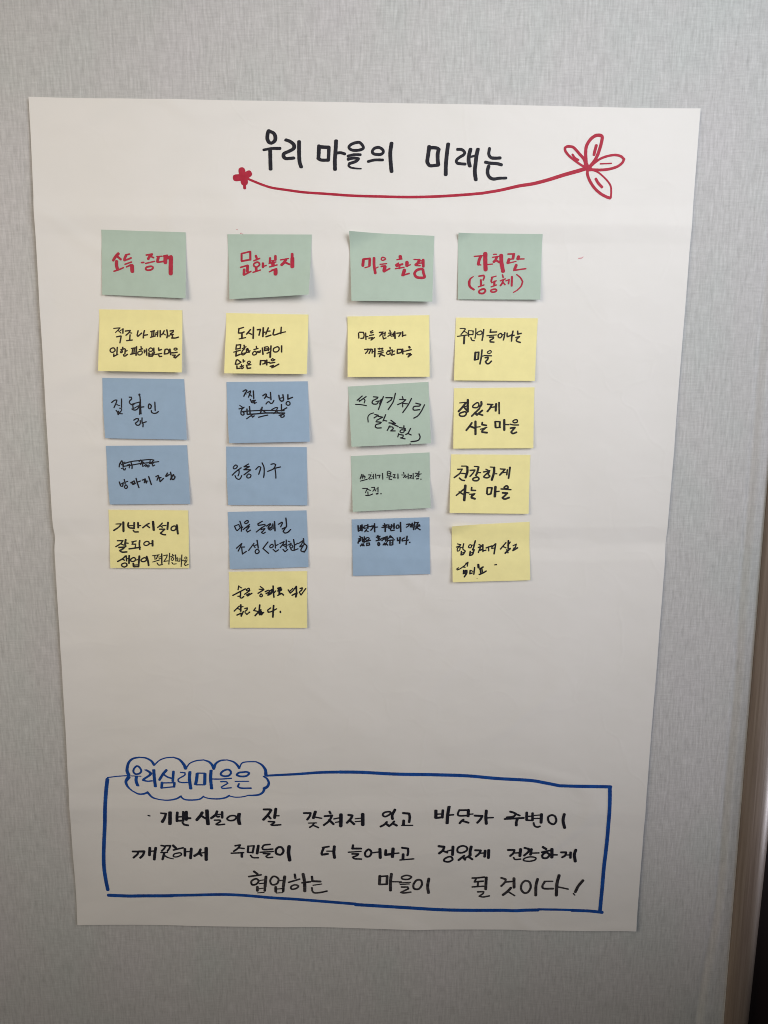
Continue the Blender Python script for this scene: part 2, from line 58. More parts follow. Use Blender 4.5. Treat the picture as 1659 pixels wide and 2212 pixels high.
['word','grey',[(0,[1.26,1.26,1.26,1.26],[2294,-10048,2341,-10086]),(0,[1.08,1.08,1.08,1.08],[2220,-10129,2392,-10100]),(1,[1.09,1.09,1.09,1.09],[2321,-10162,2255,-10199,2262,-10256,2318,-10247,2354,-10200]),(0,[0.72,0.72,0.72,0.72],[2363,-10191,2441,-10176]),(0,[0.72,0.72,0.72,0.72],[2362,-10238,2439,-10229]),(0,[1.63,1.63,1.63,1.63],[2459,-10131,2442,-10282]),(0,[1.45,1.45,1.45,1.45],[2334,-10289,2332,-10347]),(0,[1.36,1.36,1.36,1.36],[2442,-10286,2435,-10347]),(0,[0.73,0.73,0.73,0.73],[2342,-10320,2437,-10305]),(0,[0.64,0.64,0.64,0.64],[2335,-10381,2426,-10372]),(1,[1.09,1.09,1.09,1.09],[2553,-10131,2517,-10192,2541,-10253,2610,-10240,2634,-10173,2596,-10131]),(0,[0.81,0.81,0.81,0.81],[2637,-10192,2688,-10189]),(0,[1.63,1.63,1.63,1.63],[2721,-10132,2698,-10284]),(0,[1.45,1.45,1.45,1.45],[2591,-10291,2589,-10360]),(0,[1.36,1.36,1.36,1.36],[2700,-10284,2694,-10360]),(0,[0.73,0.73,0.73,0.73],[2599,-10322,2693,-10316]),(0,[0.64,0.64,0.64,0.64],[2597,-10383,2683,-10379]),(0,[1.26,1.26,1.26,1.26],[2862,-10099,2869,-10156]),(0,[1,1,1,1.0],[2773,-10222,2928,-10172]),(1,[1,1,1,1.0],[2858,-10260,2806,-10289,2813,-10327,2874,-10318,2909,-10280]),(0,[1.72,1.72,1.72,1.72],[2978,-10096,2996,-10214,2996,-10358]),(0,[1.09,1.09,1.09,1.09],[2961,-10229,3078,-10214]),(0,[1.27,1.27,1.27,1.27],[3100,-10135,3107,-10205,3219,-10211]),(0,[0.73,0.73,0.73,0.73],[3115,-10268,3235,-10250]),(0,[1,1,1,1.0],[3097,-10306,3103,-10357,3133,-10386,3215,-10381,3307,-10359])]],
['word','grey',[(0,[1.63,1.63,1.63,1.63],[4050,-10131,4044,-10255]),(0,[1.45,1.45,1.45,1.45],[4152,-10132,4147,-10250]),(0,[0.99,0.99,0.99,0.99],[4055,-10135,4152,-10130]),(0,[1.09,1.09,1.09,1.09],[4049,-10259,4152,-10256]),(0,[1.63,1.63,1.63,1.63],[4212,-10100,4198,-10222,4198,-10351]),(0,[0.82,0.82,0.82,0.82],[4221,-10218,4349,-10219]),(1,[0.99,0.99,0.99,0.99],[4426,-10119,4358,-10143,4366,-10175,4443,-10181,4491,-10144]),(0,[0.72,0.72,0.72,0.72],[4323,-10236,4478,-10227]),(0,[0.73,0.73,0.73,0.73],[4335,-10261,4460,-10252]),(0,[1,1,1,1.0],[4352,-10299,4438,-10301,4448,-10328,4344,-10383,4383,-10392,4481,-10380]),(1,[1.18,1.18,1.18,1.18],[4563,-10195,4520,-10262,4529,-10325,4594,-10329,4637,-10263,4623,-10196]),(0,[1.63,1.63,1.63,1.63],[4734,-10172,4718,-10282,4730,-10389])]],
['word','grey',[(0,[1.03,1.03,1.03,1.03],[5340,-10160,5419,-10156,5509,-10145]),(0,[1.03,1.03,1.03,1.03],[5393,-10172,5371,-10219,5495,-10208]),(0,[1.11,1.11,1.11,1.11],[5423,-10219,5417,-10277]),(0,[0.95,0.95,0.95,0.95],[5342,-10297,5504,-10286]),(0,[1.59,1.59,1.59,1.59],[5535,-10153,5530,-10331]),(0,[0.96,0.96,0.96,0.96],[5418,-10374,5501,-10371,5495,-10398,5442,-10441,5499,-10453,5582,-10437])]],
['word','grey',[(0,[1.19,1.19,1.19,1.19],[5744,-10158,5806,-10180,5800,-10221,5747,-10284]),(0,[1.03,1.03,1.03,1.03],[5810,-10221,5892,-10210]),(0,[1.59,1.59,1.59,1.59],[5921,-10164,5925,-10300]),(0,[1.43,1.43,1.43,1.43],[5880,-10308,5836,-10363,5773,-10420]),(0,[0.96,0.96,0.96,0.96],[5831,-10357,5935,-10427]),(1,[1.19,1.19,1.19,1.19],[6080,-10198,6031,-10248,6026,-10331,6070,-10390,6122,-10379,6158,-10307,6140,-10224]),(0,[1.59,1.59,1.59,1.59],[6251,-10176,6232,-10282,6233,-10429]),(0,[0.95,0.95,0.95,0.95],[6462,-10212,6347,-10212]),(0,[1.19,1.19,1.19,1.19],[6353,-10217,6322,-10283,6346,-10323,6474,-10326]),(0,[1.75,1.75,1.75,1.75],[6549,-10122,6524,-10251,6522,-10431]),(0,[0.95,0.95,0.95,0.95],[6525,-10296,6684,-10335]),(0,[1.59,1.59,1.59,1.59],[6886,-10204,6825,-10290,6787,-10380]),(0,[0.72,0.72,0.72,0.72],[6759,-10406,6781,-10431])]],
['ink_speck','pink',[(0,[0.55,0.55,0.55,0.55],[6509,-1846,6546,-1842]),(0,[0.37,0.37,0.37,0.37],[6546,-1841,6562,-1828])]],
['ink_speck','pink',[(0,[0.48,0.48,0.48,0.48],[2424,-1540,2431,-1538]),(0,[0.34,0.34,0.34,0.34],[2444,-1547,2452,-1547]),(0,[0.27,0.27,0.27,0.27],[2376,-1494,2390,-1497])]]
]
NOTES=[
('a1','green','red',[749,-1487,1764,-1525,1741,-2300,718,-2248],3,6,0,[[(0,[1.66,1.66,1.39,1.39],[1986,3589,1650,4069,1383,4635]),(0,[1.25,1.25,1.25,1.25],[1892,4039,2283,4438]),(0,[1.81,1.81,1.81,1.81],[1782,4793,1763,5400,1855,5885]),(0,[0.83,0.83,0.83,0.83],[1437,6290,1978,6056,2590,5695]),(0,[0.9,0.9,0.9,0.9],[3298,3578,2896,3713]),(0,[1.39,1.39,1.39,1.39],[2896,3785,2740,4282,2717,4550]),(0,[0.97,0.97,0.97,0.97],[2765,4547,3098,4397,3501,4155]),(0,[0.83,0.83,0.83,0.83],[2781,5169,3163,4972,3545,4792]),(0,[0.83,0.83,0.83,0.83],[2951,5561,3368,5299]),(0,[1.53,1.53,1.53,1.53],[3437,5313,3645,5302]),(0,[2.09,2.09,2.09,2.09],[3630,5392,3627,5837,3652,6191]),(0,[0.9,0.9,0.9,0.9],[4740,4803,5003,4771]),(0,[0.9,0.9,0.9,0.9],[5293,3622,6005,3428]),(0,[1.45,1.45,1.45,1.45],[5922,3520,5658,3870,5532,4186]),(0,[0.9,0.9,0.9,0.9],[5796,3792,6161,3978]),(0,[0.76,0.76,0.76,0.76],[5217,4911,5722,4735,6276,4530]),(1,[0.97,0.97,0.97,0.97],[5684,5348,5317,5500,5246,5770,5439,5937,5855,5853,6119,5547,5982,5333]),(0,[0.69,0.69,0.69,0.69],[7178,3706,6542,3791]),(0,[1.46,1.46,1.46,1.46],[6742,3861,6636,4353,6635,4574]),(0,[0.9,0.9,0.9,0.9],[6676,4660,7382,4474]),(0,[2.01,2.01,2.01,2.01],[7557,3776,7568,4660]),(0,[1.04,1.04,1.04,1.04],[7385,3679,7799,3570]),(0,[1.04,1.04,1.04,1.04],[7660,4036,8143,3968]),(0,[1.18,1.18,1.18,1.18],[7902,3803,8283,3652]),(0,[2.29,2.29,2.29,2.29],[8234,3831,8209,5069,8206,6288])]]),
('a2','yellow','note',[660,-2420,1679,-2435,1655,-3184,629,-3161],9,8,0,[[(0,[0.57,0.57,0.57,0.57],[1739,3045,2122,2981,2491,2937,2230,3366,1968,3683]),(0,[0.57,0.57,0.57,0.57],[2229,3319,2617,3784]),(0,[0.5,0.5,0.5,0.5],[2509,3390,2855,3138]),(0,[0.71,0.71,0.71,0.71],[2854,3072,2847,3799]),(0,[0.71,0.71,0.71,0.71],[2100,4407,2586,4266,2656,4302,2591,4822,2527,5371]),(0,[0.71,0.71,0.71,0.71],[3136,3445,3727,3340,3557,3720,3226,4131]),(0,[0.6,0.6,0.6,0.6],[3626,3691,3905,3761]),(0,[0.71,0.71,0.71,0.71],[3713,4047,3692,4915]),(0,[0.71,0.71,0.71,0.71],[3324,4997,3998,4890]),(0,[0.71,0.71,0.71,0.71],[4668,3371,4570,4126,4676,4265,5103,3739]),(0,[0.78,0.78,0.78,0.78],[5434,3338,5334,3923,5318,4516]),(0,[0.71,0.71,0.71,0.71],[5371,4111,5822,3990]),(0,[0.71,0.71,0.71,0.71],[6202,3485,6654,3336]),(0,[0.71,0.71,0.71,0.71],[6355,3510,6347,4234]),(0,[0.71,0.71,0.71,0.71],[6585,3431,6569,4202]),(0,[0.71,0.71,0.71,0.71],[6209,4396,6778,4179]),(0,[0.57,0.57,0.57,0.57],[6775,3728,6969,3631]),(0,[0.57,0.57,0.57,0.57],[6776,3963,6971,3894]),(0,[0.71,0.71,0.71,0.71],[7072,3347,7029,4249]),(0,[0.78,0.78,0.78,0.78],[7350,3305,7378,4309]),(0,[0.71,0.71,0.71,0.71],[7838,3315,7667,3787,7529,3977]),(0,[0.57,0.57,0.57,0.57],[7722,3786,8002,3988]),(0,[0.78,0.78,0.78,0.78],[8150,3178,8238,3871,8172,4435]),(0,[0.71,0.71,0.71,0.71],[8261,4170,8470,4148]),(0,[0.71,0.71,0.71,0.71],[8535,3350,8931,3268,8884,3559,8607,3770,8587,3958,8935,3905]),(0,[0.71,0.71,0.71,0.71],[8818,4048,8841,4375]),(0,[0.71,0.71,0.71,0.71],[8730,4471,9203,4462,9551,4315])],[(1,[0.71,0.71,0.71,0.71],[1665,6210,1403,6451,1427,6829,1720,6917,1968,6628,1874,6271]),(0,[0.71,0.71,0.71,0.71],[2221,6104,2196,7209]),(0,[0.72,0.72,0.72,0.72],[1834,7198,1831,7594,2301,7235]),(0,[0.78,0.78,0.78,0.78],[2881,6090,2863,6308]),(0,[0.71,0.71,0.71,0.71],[2655,6491,3106,6321]),(1,[0.61,0.61,0.61,0.61],[2817,6629,2610,6851,2681,6991,2833,6893,2852,6723]),(0,[0.71,0.71,0.71,0.71],[3197,6386,3155,7169]),(0,[0.61,0.61,0.61,0.61],[3166,6811,3422,6598]),(0,[0.72,0.72,0.72,0.72],[2996,7267,3047,7502,3228,7479,3462,7210]),(0,[0.71,0.71,0.71,0.71],[3926,6257,4357,6154]),(0,[0.71,0.71,0.71,0.71],[4081,6396,4004,7151]),(0,[0.71,0.71,0.71,0.71],[4289,6297,4239,7052]),(0,[0.71,0.71,0.71,0.71],[3830,7202,4351,7049]),(0,[0.86,0.86,0.86,0.86],[4523,5981,4506,7328]),(0,[0.71,0.71,0.71,0.71],[5072,5923,5108,6139]),(0,[0.71,0.71,0.71,0.71],[4881,6426,5262,6277]),(1,[0.64,0.64,0.64,0.64],[5077,6638,4731,6853,4769,7229,5048,7270,5254,6955,5196,6674]),(0,[0.71,0.71,0.71,0.71],[5473,6480,5511,6930]),(0,[0.57,0.57,0.57,0.57],[5544,6694,5710,6569]),(0,[0.79,0.79,0.79,0.79],[5736,6314,5792,7300]),(1,[0.64,0.64,0.64,0.64],[6235,6116,6028,6355,6065,6636,6364,6649,6501,6345]),(0,[0.5,0.5,0.5,0.5],[6447,6516,6613,6456]),(0,[0.71,0.71,0.71,0.71],[6625,6136,6643,6765]),(0,[0.86,0.86,0.86,0.86],[6054,6938,6071,7464]),(0,[0.79,0.79,0.79,0.79],[6092,7463,6474,7427,6505,6928]),(0,[0.57,0.57,0.57,0.57],[6090,7181,6472,7098]),(0,[0.64,0.64,0.64,0.64],[6727,6810,6591,7264]),(0,[0.57,0.57,0.57,0.57],[6750,7139,6938,7163]),(0,[0.71,0.71,0.71,0.71],[7195,6096,7233,6518,7545,6343]),(0,[0.64,0.64,0.64,0.64],[6938,7135,7584,6980]),(0,[0.72,0.72,0.72,0.72],[7238,7269,7323,7502,7587,7449]),(0,[0.71,0.71,0.71,0.71],[7976,6334,7897,7067,8314,6965,8451,6605,8254,6281,7976,6334]),(0,[0.86,0.86,0.86,0.86],[8553,6284,8663,7145]),(0,[0.64,0.64,0.64,0.64],[8731,6862,8953,6810]),(1,[0.61,0.61,0.61,0.61],[9143,6104,9040,6293,9215,6430,9423,6285,9366,6118]),(0,[0.71,0.71,0.71,0.71],[8905,6877,9426,6754]),(0,[0.72,0.72,0.72,0.72],[8872,7234,9220,7227,9048,7558,9222,7676,9706,7076])]]),
('a3','blue','ink',[644,-3247,1659,-3267,1662,-4017,643,-3993],4,3,-0.0113,[[(0,[0.65,0.65,0.65,0.65],[1067,4023,1450,3648,1721,3623,1637,4010,1336,4884]),(0,[0.55,0.55,0.55,0.55],[1608,4223,1814,4440,2025,4512]),(0,[0.65,0.65,0.65,0.65],[2291,3418,2242,4825]),(0,[0.62,0.62,0.62,0.62],[1569,5341,1723,5597,1794,6029]),(0,[0.66,0.66,0.66,0.66],[1832,5951,1871,5450]),(0,[0.55,0.55,0.55,0.55],[2010,4946,2255,5056,2209,5346,1885,5854,2312,5873]),(0,[0.65,0.65,0.65,0.65],[3234,3109,3483,3103,3508,3392,3239,3783,3264,4090,3504,4354,3779,4233]),(0,[0.58,0.58,0.58,0.58],[3507,4258,3998,4055,4503,3870]),(0,[0.62,0.62,0.62,0.62],[3632,4352,3646,4977]),(0,[0.65,0.65,0.65,0.65],[3501,5048,3745,5216,4068,5131,4392,4624,4511,4043]),(0,[0.51,0.51,0.51,0.51],[3755,4926,4120,4649,4412,4450]),(0,[0.62,0.62,0.62,0.62],[4488,2619,4552,3465,4477,4622,4397,5923]),(0,[0.73,0.73,0.73,0.73],[4566,3465,4548,4620,4564,5823]),(0,[0.65,0.65,0.65,0.65],[4544,4736,4960,4659]),(0,[1.01,1.01,1.01,1.01],[4456,2716,4488,2619]),(1,[0.69,0.69,0.69,0.69],[5594,4212,5510,4599,5570,4934,5749,4902,5870,4495,5715,4209]),(0,[0.65,0.65,0.65,0.65],[6318,3859,6322,5235]),(0,[0.66,0.66,0.66,0.66],[5844,5265,5884,5553,6149,5720,6472,5636,6694,5400])],[(0,[0.66,0.66,0.66,0.66],[3651,6902,3981,6635,4229,6668,4145,7055,3827,7380,3945,7695,4230,7708,4417,7434,4433,6952]),(0,[0.66,0.66,0.66,0.66],[4677,6494,4641,7121,4750,7503,4719,7985]),(0,[0.66,0.66,0.66,0.66],[4633,7371,5161,7128])]]),
('a4','blue','ink',[633,-4092,1655,-4089,1665,-4834,642,-4837],3,3,-0.0085,[[(0,[0.67,0.67,0.67,0.67],[1869,2549,1593,3072,1511,3597]),(0,[0.56,0.56,0.56,0.56],[1684,2974,1837,3254]),(0,[0.67,0.67,0.67,0.67],[1917,2599,1984,3176,2002,3573]),(0,[0.59,0.59,0.59,0.59],[1772,3868,2007,3771,2014,4089,2193,4121,2278,3824]),(0,[0.63,0.63,0.63,0.63],[2098,3058,2977,2710,4136,2523,5293,2367,5828,2471]),(0,[0.63,0.63,0.63,0.63],[2078,3494,3095,3287,4258,3021,5198,2912,6414,2746]),(0,[0.56,0.56,0.56,0.56],[2025,3077,2062,3524]),(0,[0.52,0.52,0.52,0.52],[2000,2829,2254,2782]),(0,[0.59,0.59,0.59,0.59],[2578,3261,2826,3185,2748,3779]),(0,[0.67,0.67,0.67,0.67],[2977,2710,3105,3386,3082,3882]),(0,[0.59,0.59,0.59,0.59],[3998,2720,4227,2425,4350,2555,4163,3219]),(0,[0.56,0.56,0.56,0.56],[4277,2922,4570,2806]),(0,[0.67,0.67,0.67,0.67],[4429,2725,4416,3519]),(0,[0.59,0.59,0.59,0.59],[4146,3119,4705,3006]),(0,[0.56,0.56,0.56,0.56],[4539,3501,4789,3225,4908,3286,4775,3553]),(1,[0.59,0.59,0.59,0.59],[5036,3327,4941,3525,5080,3655,5209,3488,5166,3328]),(0,[0.59,0.59,0.59,0.59],[5373,2516,5317,2834,5576,2816,5791,2501]),(0,[0.59,0.59,0.59,0.59],[5263,3081,5771,2967]),(0,[0.59,0.59,0.59,0.59],[5586,3085,5677,3493,5900,3316]),(0,[0.59,0.59,0.59,0.59],[5756,2471,5827,2501])],[(0,[0.67,0.67,0.67,0.67],[1413,6147,1561,6843,1790,6895,1891,6271]),(0,[0.6,0.6,0.6,0.6],[1539,6545,1836,6380]),(0,[0.67,0.67,0.67,0.67],[2046,5737,2120,6472]),(0,[0.6,0.6,0.6,0.6],[2132,6224,2464,6059]),(1,[0.67,0.67,0.67,0.67],[2160,6701,2000,7046,2176,7297,2383,7031,2275,6722]),(0,[0.67,0.67,0.67,0.67],[2813,6311,3261,5989,3285,6267,3054,6582]),(0,[1.04,1.04,1.04,1.04],[2972,6313,3091,6562]),(0,[0.63,0.63,0.63,0.63],[3161,6613,3402,6387]),(0,[0.71,0.71,0.71,0.71],[3512,5555,3609,6270,3787,7146]),(0,[0.63,0.63,0.63,0.63],[3612,6221,4018,6017]),(0,[0.67,0.67,0.67,0.67],[4262,5881,4633,5656,4520,6082]),(0,[0.63,0.63,0.63,0.63],[4473,6330,4811,6036,4745,6382]),(0,[0.67,0.67,0.67,0.67],[4610,5686,4778,6284]),(0,[0.6,0.6,0.6,0.6],[4700,6084,4919,6037]),(0,[0.71,0.71,0.71,0.71],[5082,5274,5200,5891,5348,6637]),(0,[0.67,0.67,0.67,0.67],[5960,5303,6258,5078,6309,5258,6080,5901]),(0,[0.63,0.63,0.63,0.63],[6130,5554,6603,5460]),(0,[0.67,0.67,0.67,0.67],[6389,5408,6431,6123]),(0,[0.67,0.67,0.67,0.67],[6466,6153,6886,5592]),(0,[0.74,0.74,0.74,0.74],[7413,4694,7191,5198,7260,5268,7634,4944]),(0,[0.74,0.74,0.74,0.74],[7794,4549,7871,5324,7743,5820]),(0,[0.63,0.63,0.63,0.63],[7854,5195,8174,4950]),(1,[0.71,0.71,0.71,0.71],[7997,5227,7909,5623,8103,5824,8325,5329,8145,5149])]]),
('a5','yellow','brush',[610,-4910,1630,-4923,1609,-5681,593,-5671],3,2,0,[[(0,[0.61,0.61,0.91,0.91],[871,2438,1530,2402,1226,2934,569,3539]),(0,[1.21,1.21,1.21,1.21],[1806,2130,1774,3679]),(0,[0.91,0.91,0.91,0.91],[2448,2225,2365,2675,2540,3054,3160,3149]),(0,[0.98,0.98,0.98,0.98],[3179,2189,3140,3069]),(0,[0.64,0.64,0.64,0.64],[2437,2725,3170,2669]),(0,[1.06,1.06,1.06,1.06],[3654,2185,3661,3015]),(0,[0.72,0.72,0.72,0.72],[3718,2684,3974,2662]),(0,[0.83,0.83,0.83,0.83],[3022,3490,3185,3769,3639,3766]),(0,[0.83,0.83,0.83,0.83],[5056,2273,4671,2577,4238,3041]),(0,[0.76,0.76,0.76,0.76],[4743,2626,5087,3014]),(0,[1.29,1.29,1.29,1.29],[5558,1998,5582,2749,5608,3400]),(0,[0.76,0.76,0.76,0.76],[6709,2209,6424,2642,6112,2976]),(0,[0.76,0.76,0.76,0.76],[6439,2662,6698,2921]),(0,[0.64,0.64,0.64,0.64],[6731,2660,7171,2606]),(0,[1.06,1.06,1.06,1.06],[7441,2102,7345,3237]),(0,[0.83,0.83,0.83,0.83],[6356,3264,7000,3259,6627,3744,6456,3945,6767,4174,7081,4222]),(1,[0.76,0.76,0.76,0.76],[8216,2678,7868,2932,7819,3313,8058,3502,8369,3279,8433,2847]),(0,[1.06,1.06,1.06,1.06],[8547,2525,8574,3227,8637,4030])],[(0,[0.76,0.76,0.76,0.76],[969,5303,1673,5299,1384,5780,770,6313]),(0,[0.76,0.76,0.76,0.76],[1369,5800,1746,6028]),(0,[1.07,1.07,1.07,1.07],[2022,5127,1949,5777,1997,6276]),(0,[0.72,0.72,0.72,0.72],[2046,5696,2339,5725]),(0,[0.92,0.92,0.92,0.92],[1164,6441,1870,6397,1658,6678,1262,6980,1573,7228,2147,7195]),(0,[0.68,0.68,0.68,0.68],[2784,5492,3360,5318]),(0,[0.76,0.76,0.76,0.76],[2967,5521,2828,5892,3291,5869]),(0,[0.72,0.72,0.72,0.72],[3273,6019,3221,6449]),(0,[0.84,0.84,0.84,0.84],[2445,6674,2983,6571,3869,6386]),(0,[0.91,0.91,0.91,0.91],[3801,5265,3748,5766,3803,6746]),(1,[0.72,0.72,0.72,0.72],[4695,5360,4375,5612,4333,5913,4609,6081,4965,5859,4971,5508]),(0,[0.65,0.65,0.65,0.65],[5054,5778,5386,5706]),(0,[1.07,1.07,1.07,1.07],[5430,5255,5431,6107])],[(0,[0.84,0.84,0.84,0.84],[1985,7895,1585,8377,963,8859]),(0,[0.77,0.77,0.77,0.77],[1546,8457,1823,8626]),(0,[0.84,0.84,0.84,0.84],[2074,7875,2093,8754]),(0,[0.61,0.61,0.61,0.61],[2137,8394,2360,8294]),(0,[0.92,0.92,0.92,0.92],[2443,7823,2379,9173]),(1,[0.77,0.77,0.77,0.77],[1827,9125,1469,9326,1498,9676,1812,9805,2098,9574,2069,9194]),(1,[0.77,0.77,0.77,0.77],[2952,8171,2629,8472,2659,8802,2975,8851,3224,8570,3156,8240]),(0,[0.65,0.65,0.65,0.65],[3312,8590,3608,8488]),(0,[1.07,1.07,1.07,1.07],[3729,7918,3634,9049]),(0,[1,1,1,1.0],[2931,9191,2958,9721]),(0,[1,1,1,1.0],[3632,9169,3586,9669]),(0,[0.65,0.65,0.65,0.65],[2963,9471,3590,9419]),(0,[0.84,0.84,0.84,0.84],[2994,9751,3585,9729]),(1,[0.77,0.77,0.77,0.77],[4276,8215,3954,8517,3985,8817,4338,8846,4623,8564,4519,8234]),(0,[1,1,1,1.0],[4649,7963,4798,8664,4879,9515]),(0,[0.54,0.54,0.54,0.54],[5387,7830,6258,7656]),(0,[0.57,0.57,0.57,0.57],[5681,7859,5708,8460]),(0,[0.65,0.65,0.65,0.65],[6087,7777,5879,8359]),(0,[0.54,0.54,0.54,0.54],[5406,8912,6259,8558]),(0,[0.46,0.46,0.46,0.46],[6193,8077,6415,7976]),(0,[0.46,0.46,0.46,0.46],[6188,8358,6447,8276]),(0,[0.73,0.73,0.73,0.73],[6570,7504,6559,9138]),(0,[0.61,0.61,0.61,0.61],[5956,9060,6171,9440,6653,9308]),(0,[0.54,0.54,0.54,0.54],[6823,7803,7266,7671,7149,8153,6822,8806,7362,8704]),(0,[0.54,0.54,0.54,0.54],[7565,7369,7514,8352,7442,9285]),(0,[0.57,0.57,0.57,0.57],[7930,7568,7979,7768]),(0,[0.54,0.54,0.54,0.54],[7704,7970,8111,7798]),(1,[0.46,0.46,0.46,0.46],[7923,8099,7748,8451,7915,8651,8089,8350]),(0,[0.65,0.65,0.65,0.65],[8297,7666,8356,8730]),(0,[0.46,0.46,0.46,0.46],[8325,8319,8548,8147]),(0,[0.5,0.5,0.5,0.5],[7837,8973,8018,9253,8387,9202]),(0,[0.5,0.5,0.5,0.5],[8605,8247,8555,8749,8835,8748,8879,8196]),(0,[0.54,0.54,0.54,0.54],[9106,7662,9056,8747,9008,9651]),(0,[0.46,0.46,0.46,0.46],[9094,8667,9316,8545]),(1,[0.46,0.46,0.46,0.46],[9617,7992,9446,8193,9613,8394,9762,8192]),(0,[0.46,0.46,0.46,0.46],[9352,8666,9832,8543]),(0,[0.5,0.5,0.5,0.5],[9423,8867,9718,8815,9404,9248,9526,9529,9897,9317])]]),
('b1','green','red',[2265,-1549,3279,-1556,3238,-2267,2271,-2313],7,10,0,[[(0,[1.11,1.11,1.11,1.11],[1604,2951,1588,4057]),(0,[0.9,0.9,0.9,0.9],[1618,2951,2646,2642]),(0,[1.18,1.18,1.18,1.18],[2659,2697,2650,3921]),(0,[1.04,1.04,1.04,1.04],[1601,4130,2650,3903]),(0,[0.9,0.9,0.9,0.9],[1445,5094,2302,4787]),(0,[1.6,1.6,1.6,1.6],[2301,4878,2278,5761]),(0,[1.53,1.53,1.53,1.53],[1889,5473,1844,6198]),(0,[0.91,0.91,0.91,0.91],[1843,6316,2707,5778]),(0,[1.25,1.25,1.25,1.25],[3323,3324,3414,3666]),(0,[0.9,0.9,0.9,0.9],[3087,4098,3780,3749]),(1,[0.97,0.97,0.97,0.97],[3426,4337,3106,4557,3083,4904,3387,5117,3765,4780,3673,4409]),(0,[1.46,1.46,1.46,1.46],[3352,5161,3385,5686]),(0,[0.84,0.84,0.84,0.84],[2970,5926,3864,5595]),(0,[1.32,1.32,1.32,1.32],[4184,4544,4184,5145]),(0,[0.76,0.76,0.76,0.76],[4206,5053,4596,4882]),(0,[1.25,1.25,1.25,1.25],[5051,3734,5020,4478]),(0,[1.39,1.39,1.39,1.39],[5697,3424,5703,4003]),(0,[0.62,0.62,0.62,0.62],[5053,4172,5689,4078]),(0,[0.76,0.76,0.76,0.76],[4928,4568,5763,4360]),(0,[1.94,1.94,1.94,1.94],[5409,4443,5413,4891]),(0,[0.83,0.83,0.83,0.83],[5003,5128,5910,4852]),(0,[0.84,0.84,0.84,0.84],[4979,5917,5562,5587]),(0,[1.04,1.04,1.04,1.04],[5277,5697,5846,5467]),(0,[2.23,2.23,2.23,2.23],[5741,5669,5747,6277]),(0,[0.76,0.76,0.76,0.76],[6325,4049,7276,3858]),(0,[1.6,1.6,1.6,1.6],[6961,4019,6757,4485,6464,4852]),(0,[1.11,1.11,1.11,1.11],[6812,4411,7401,4789]),(0,[1.52,1.52,1.52,1.52],[7719,3139,7735,3851]),(0,[2.15,2.15,2.15,2.15],[7756,3852,7786,5182])]]),
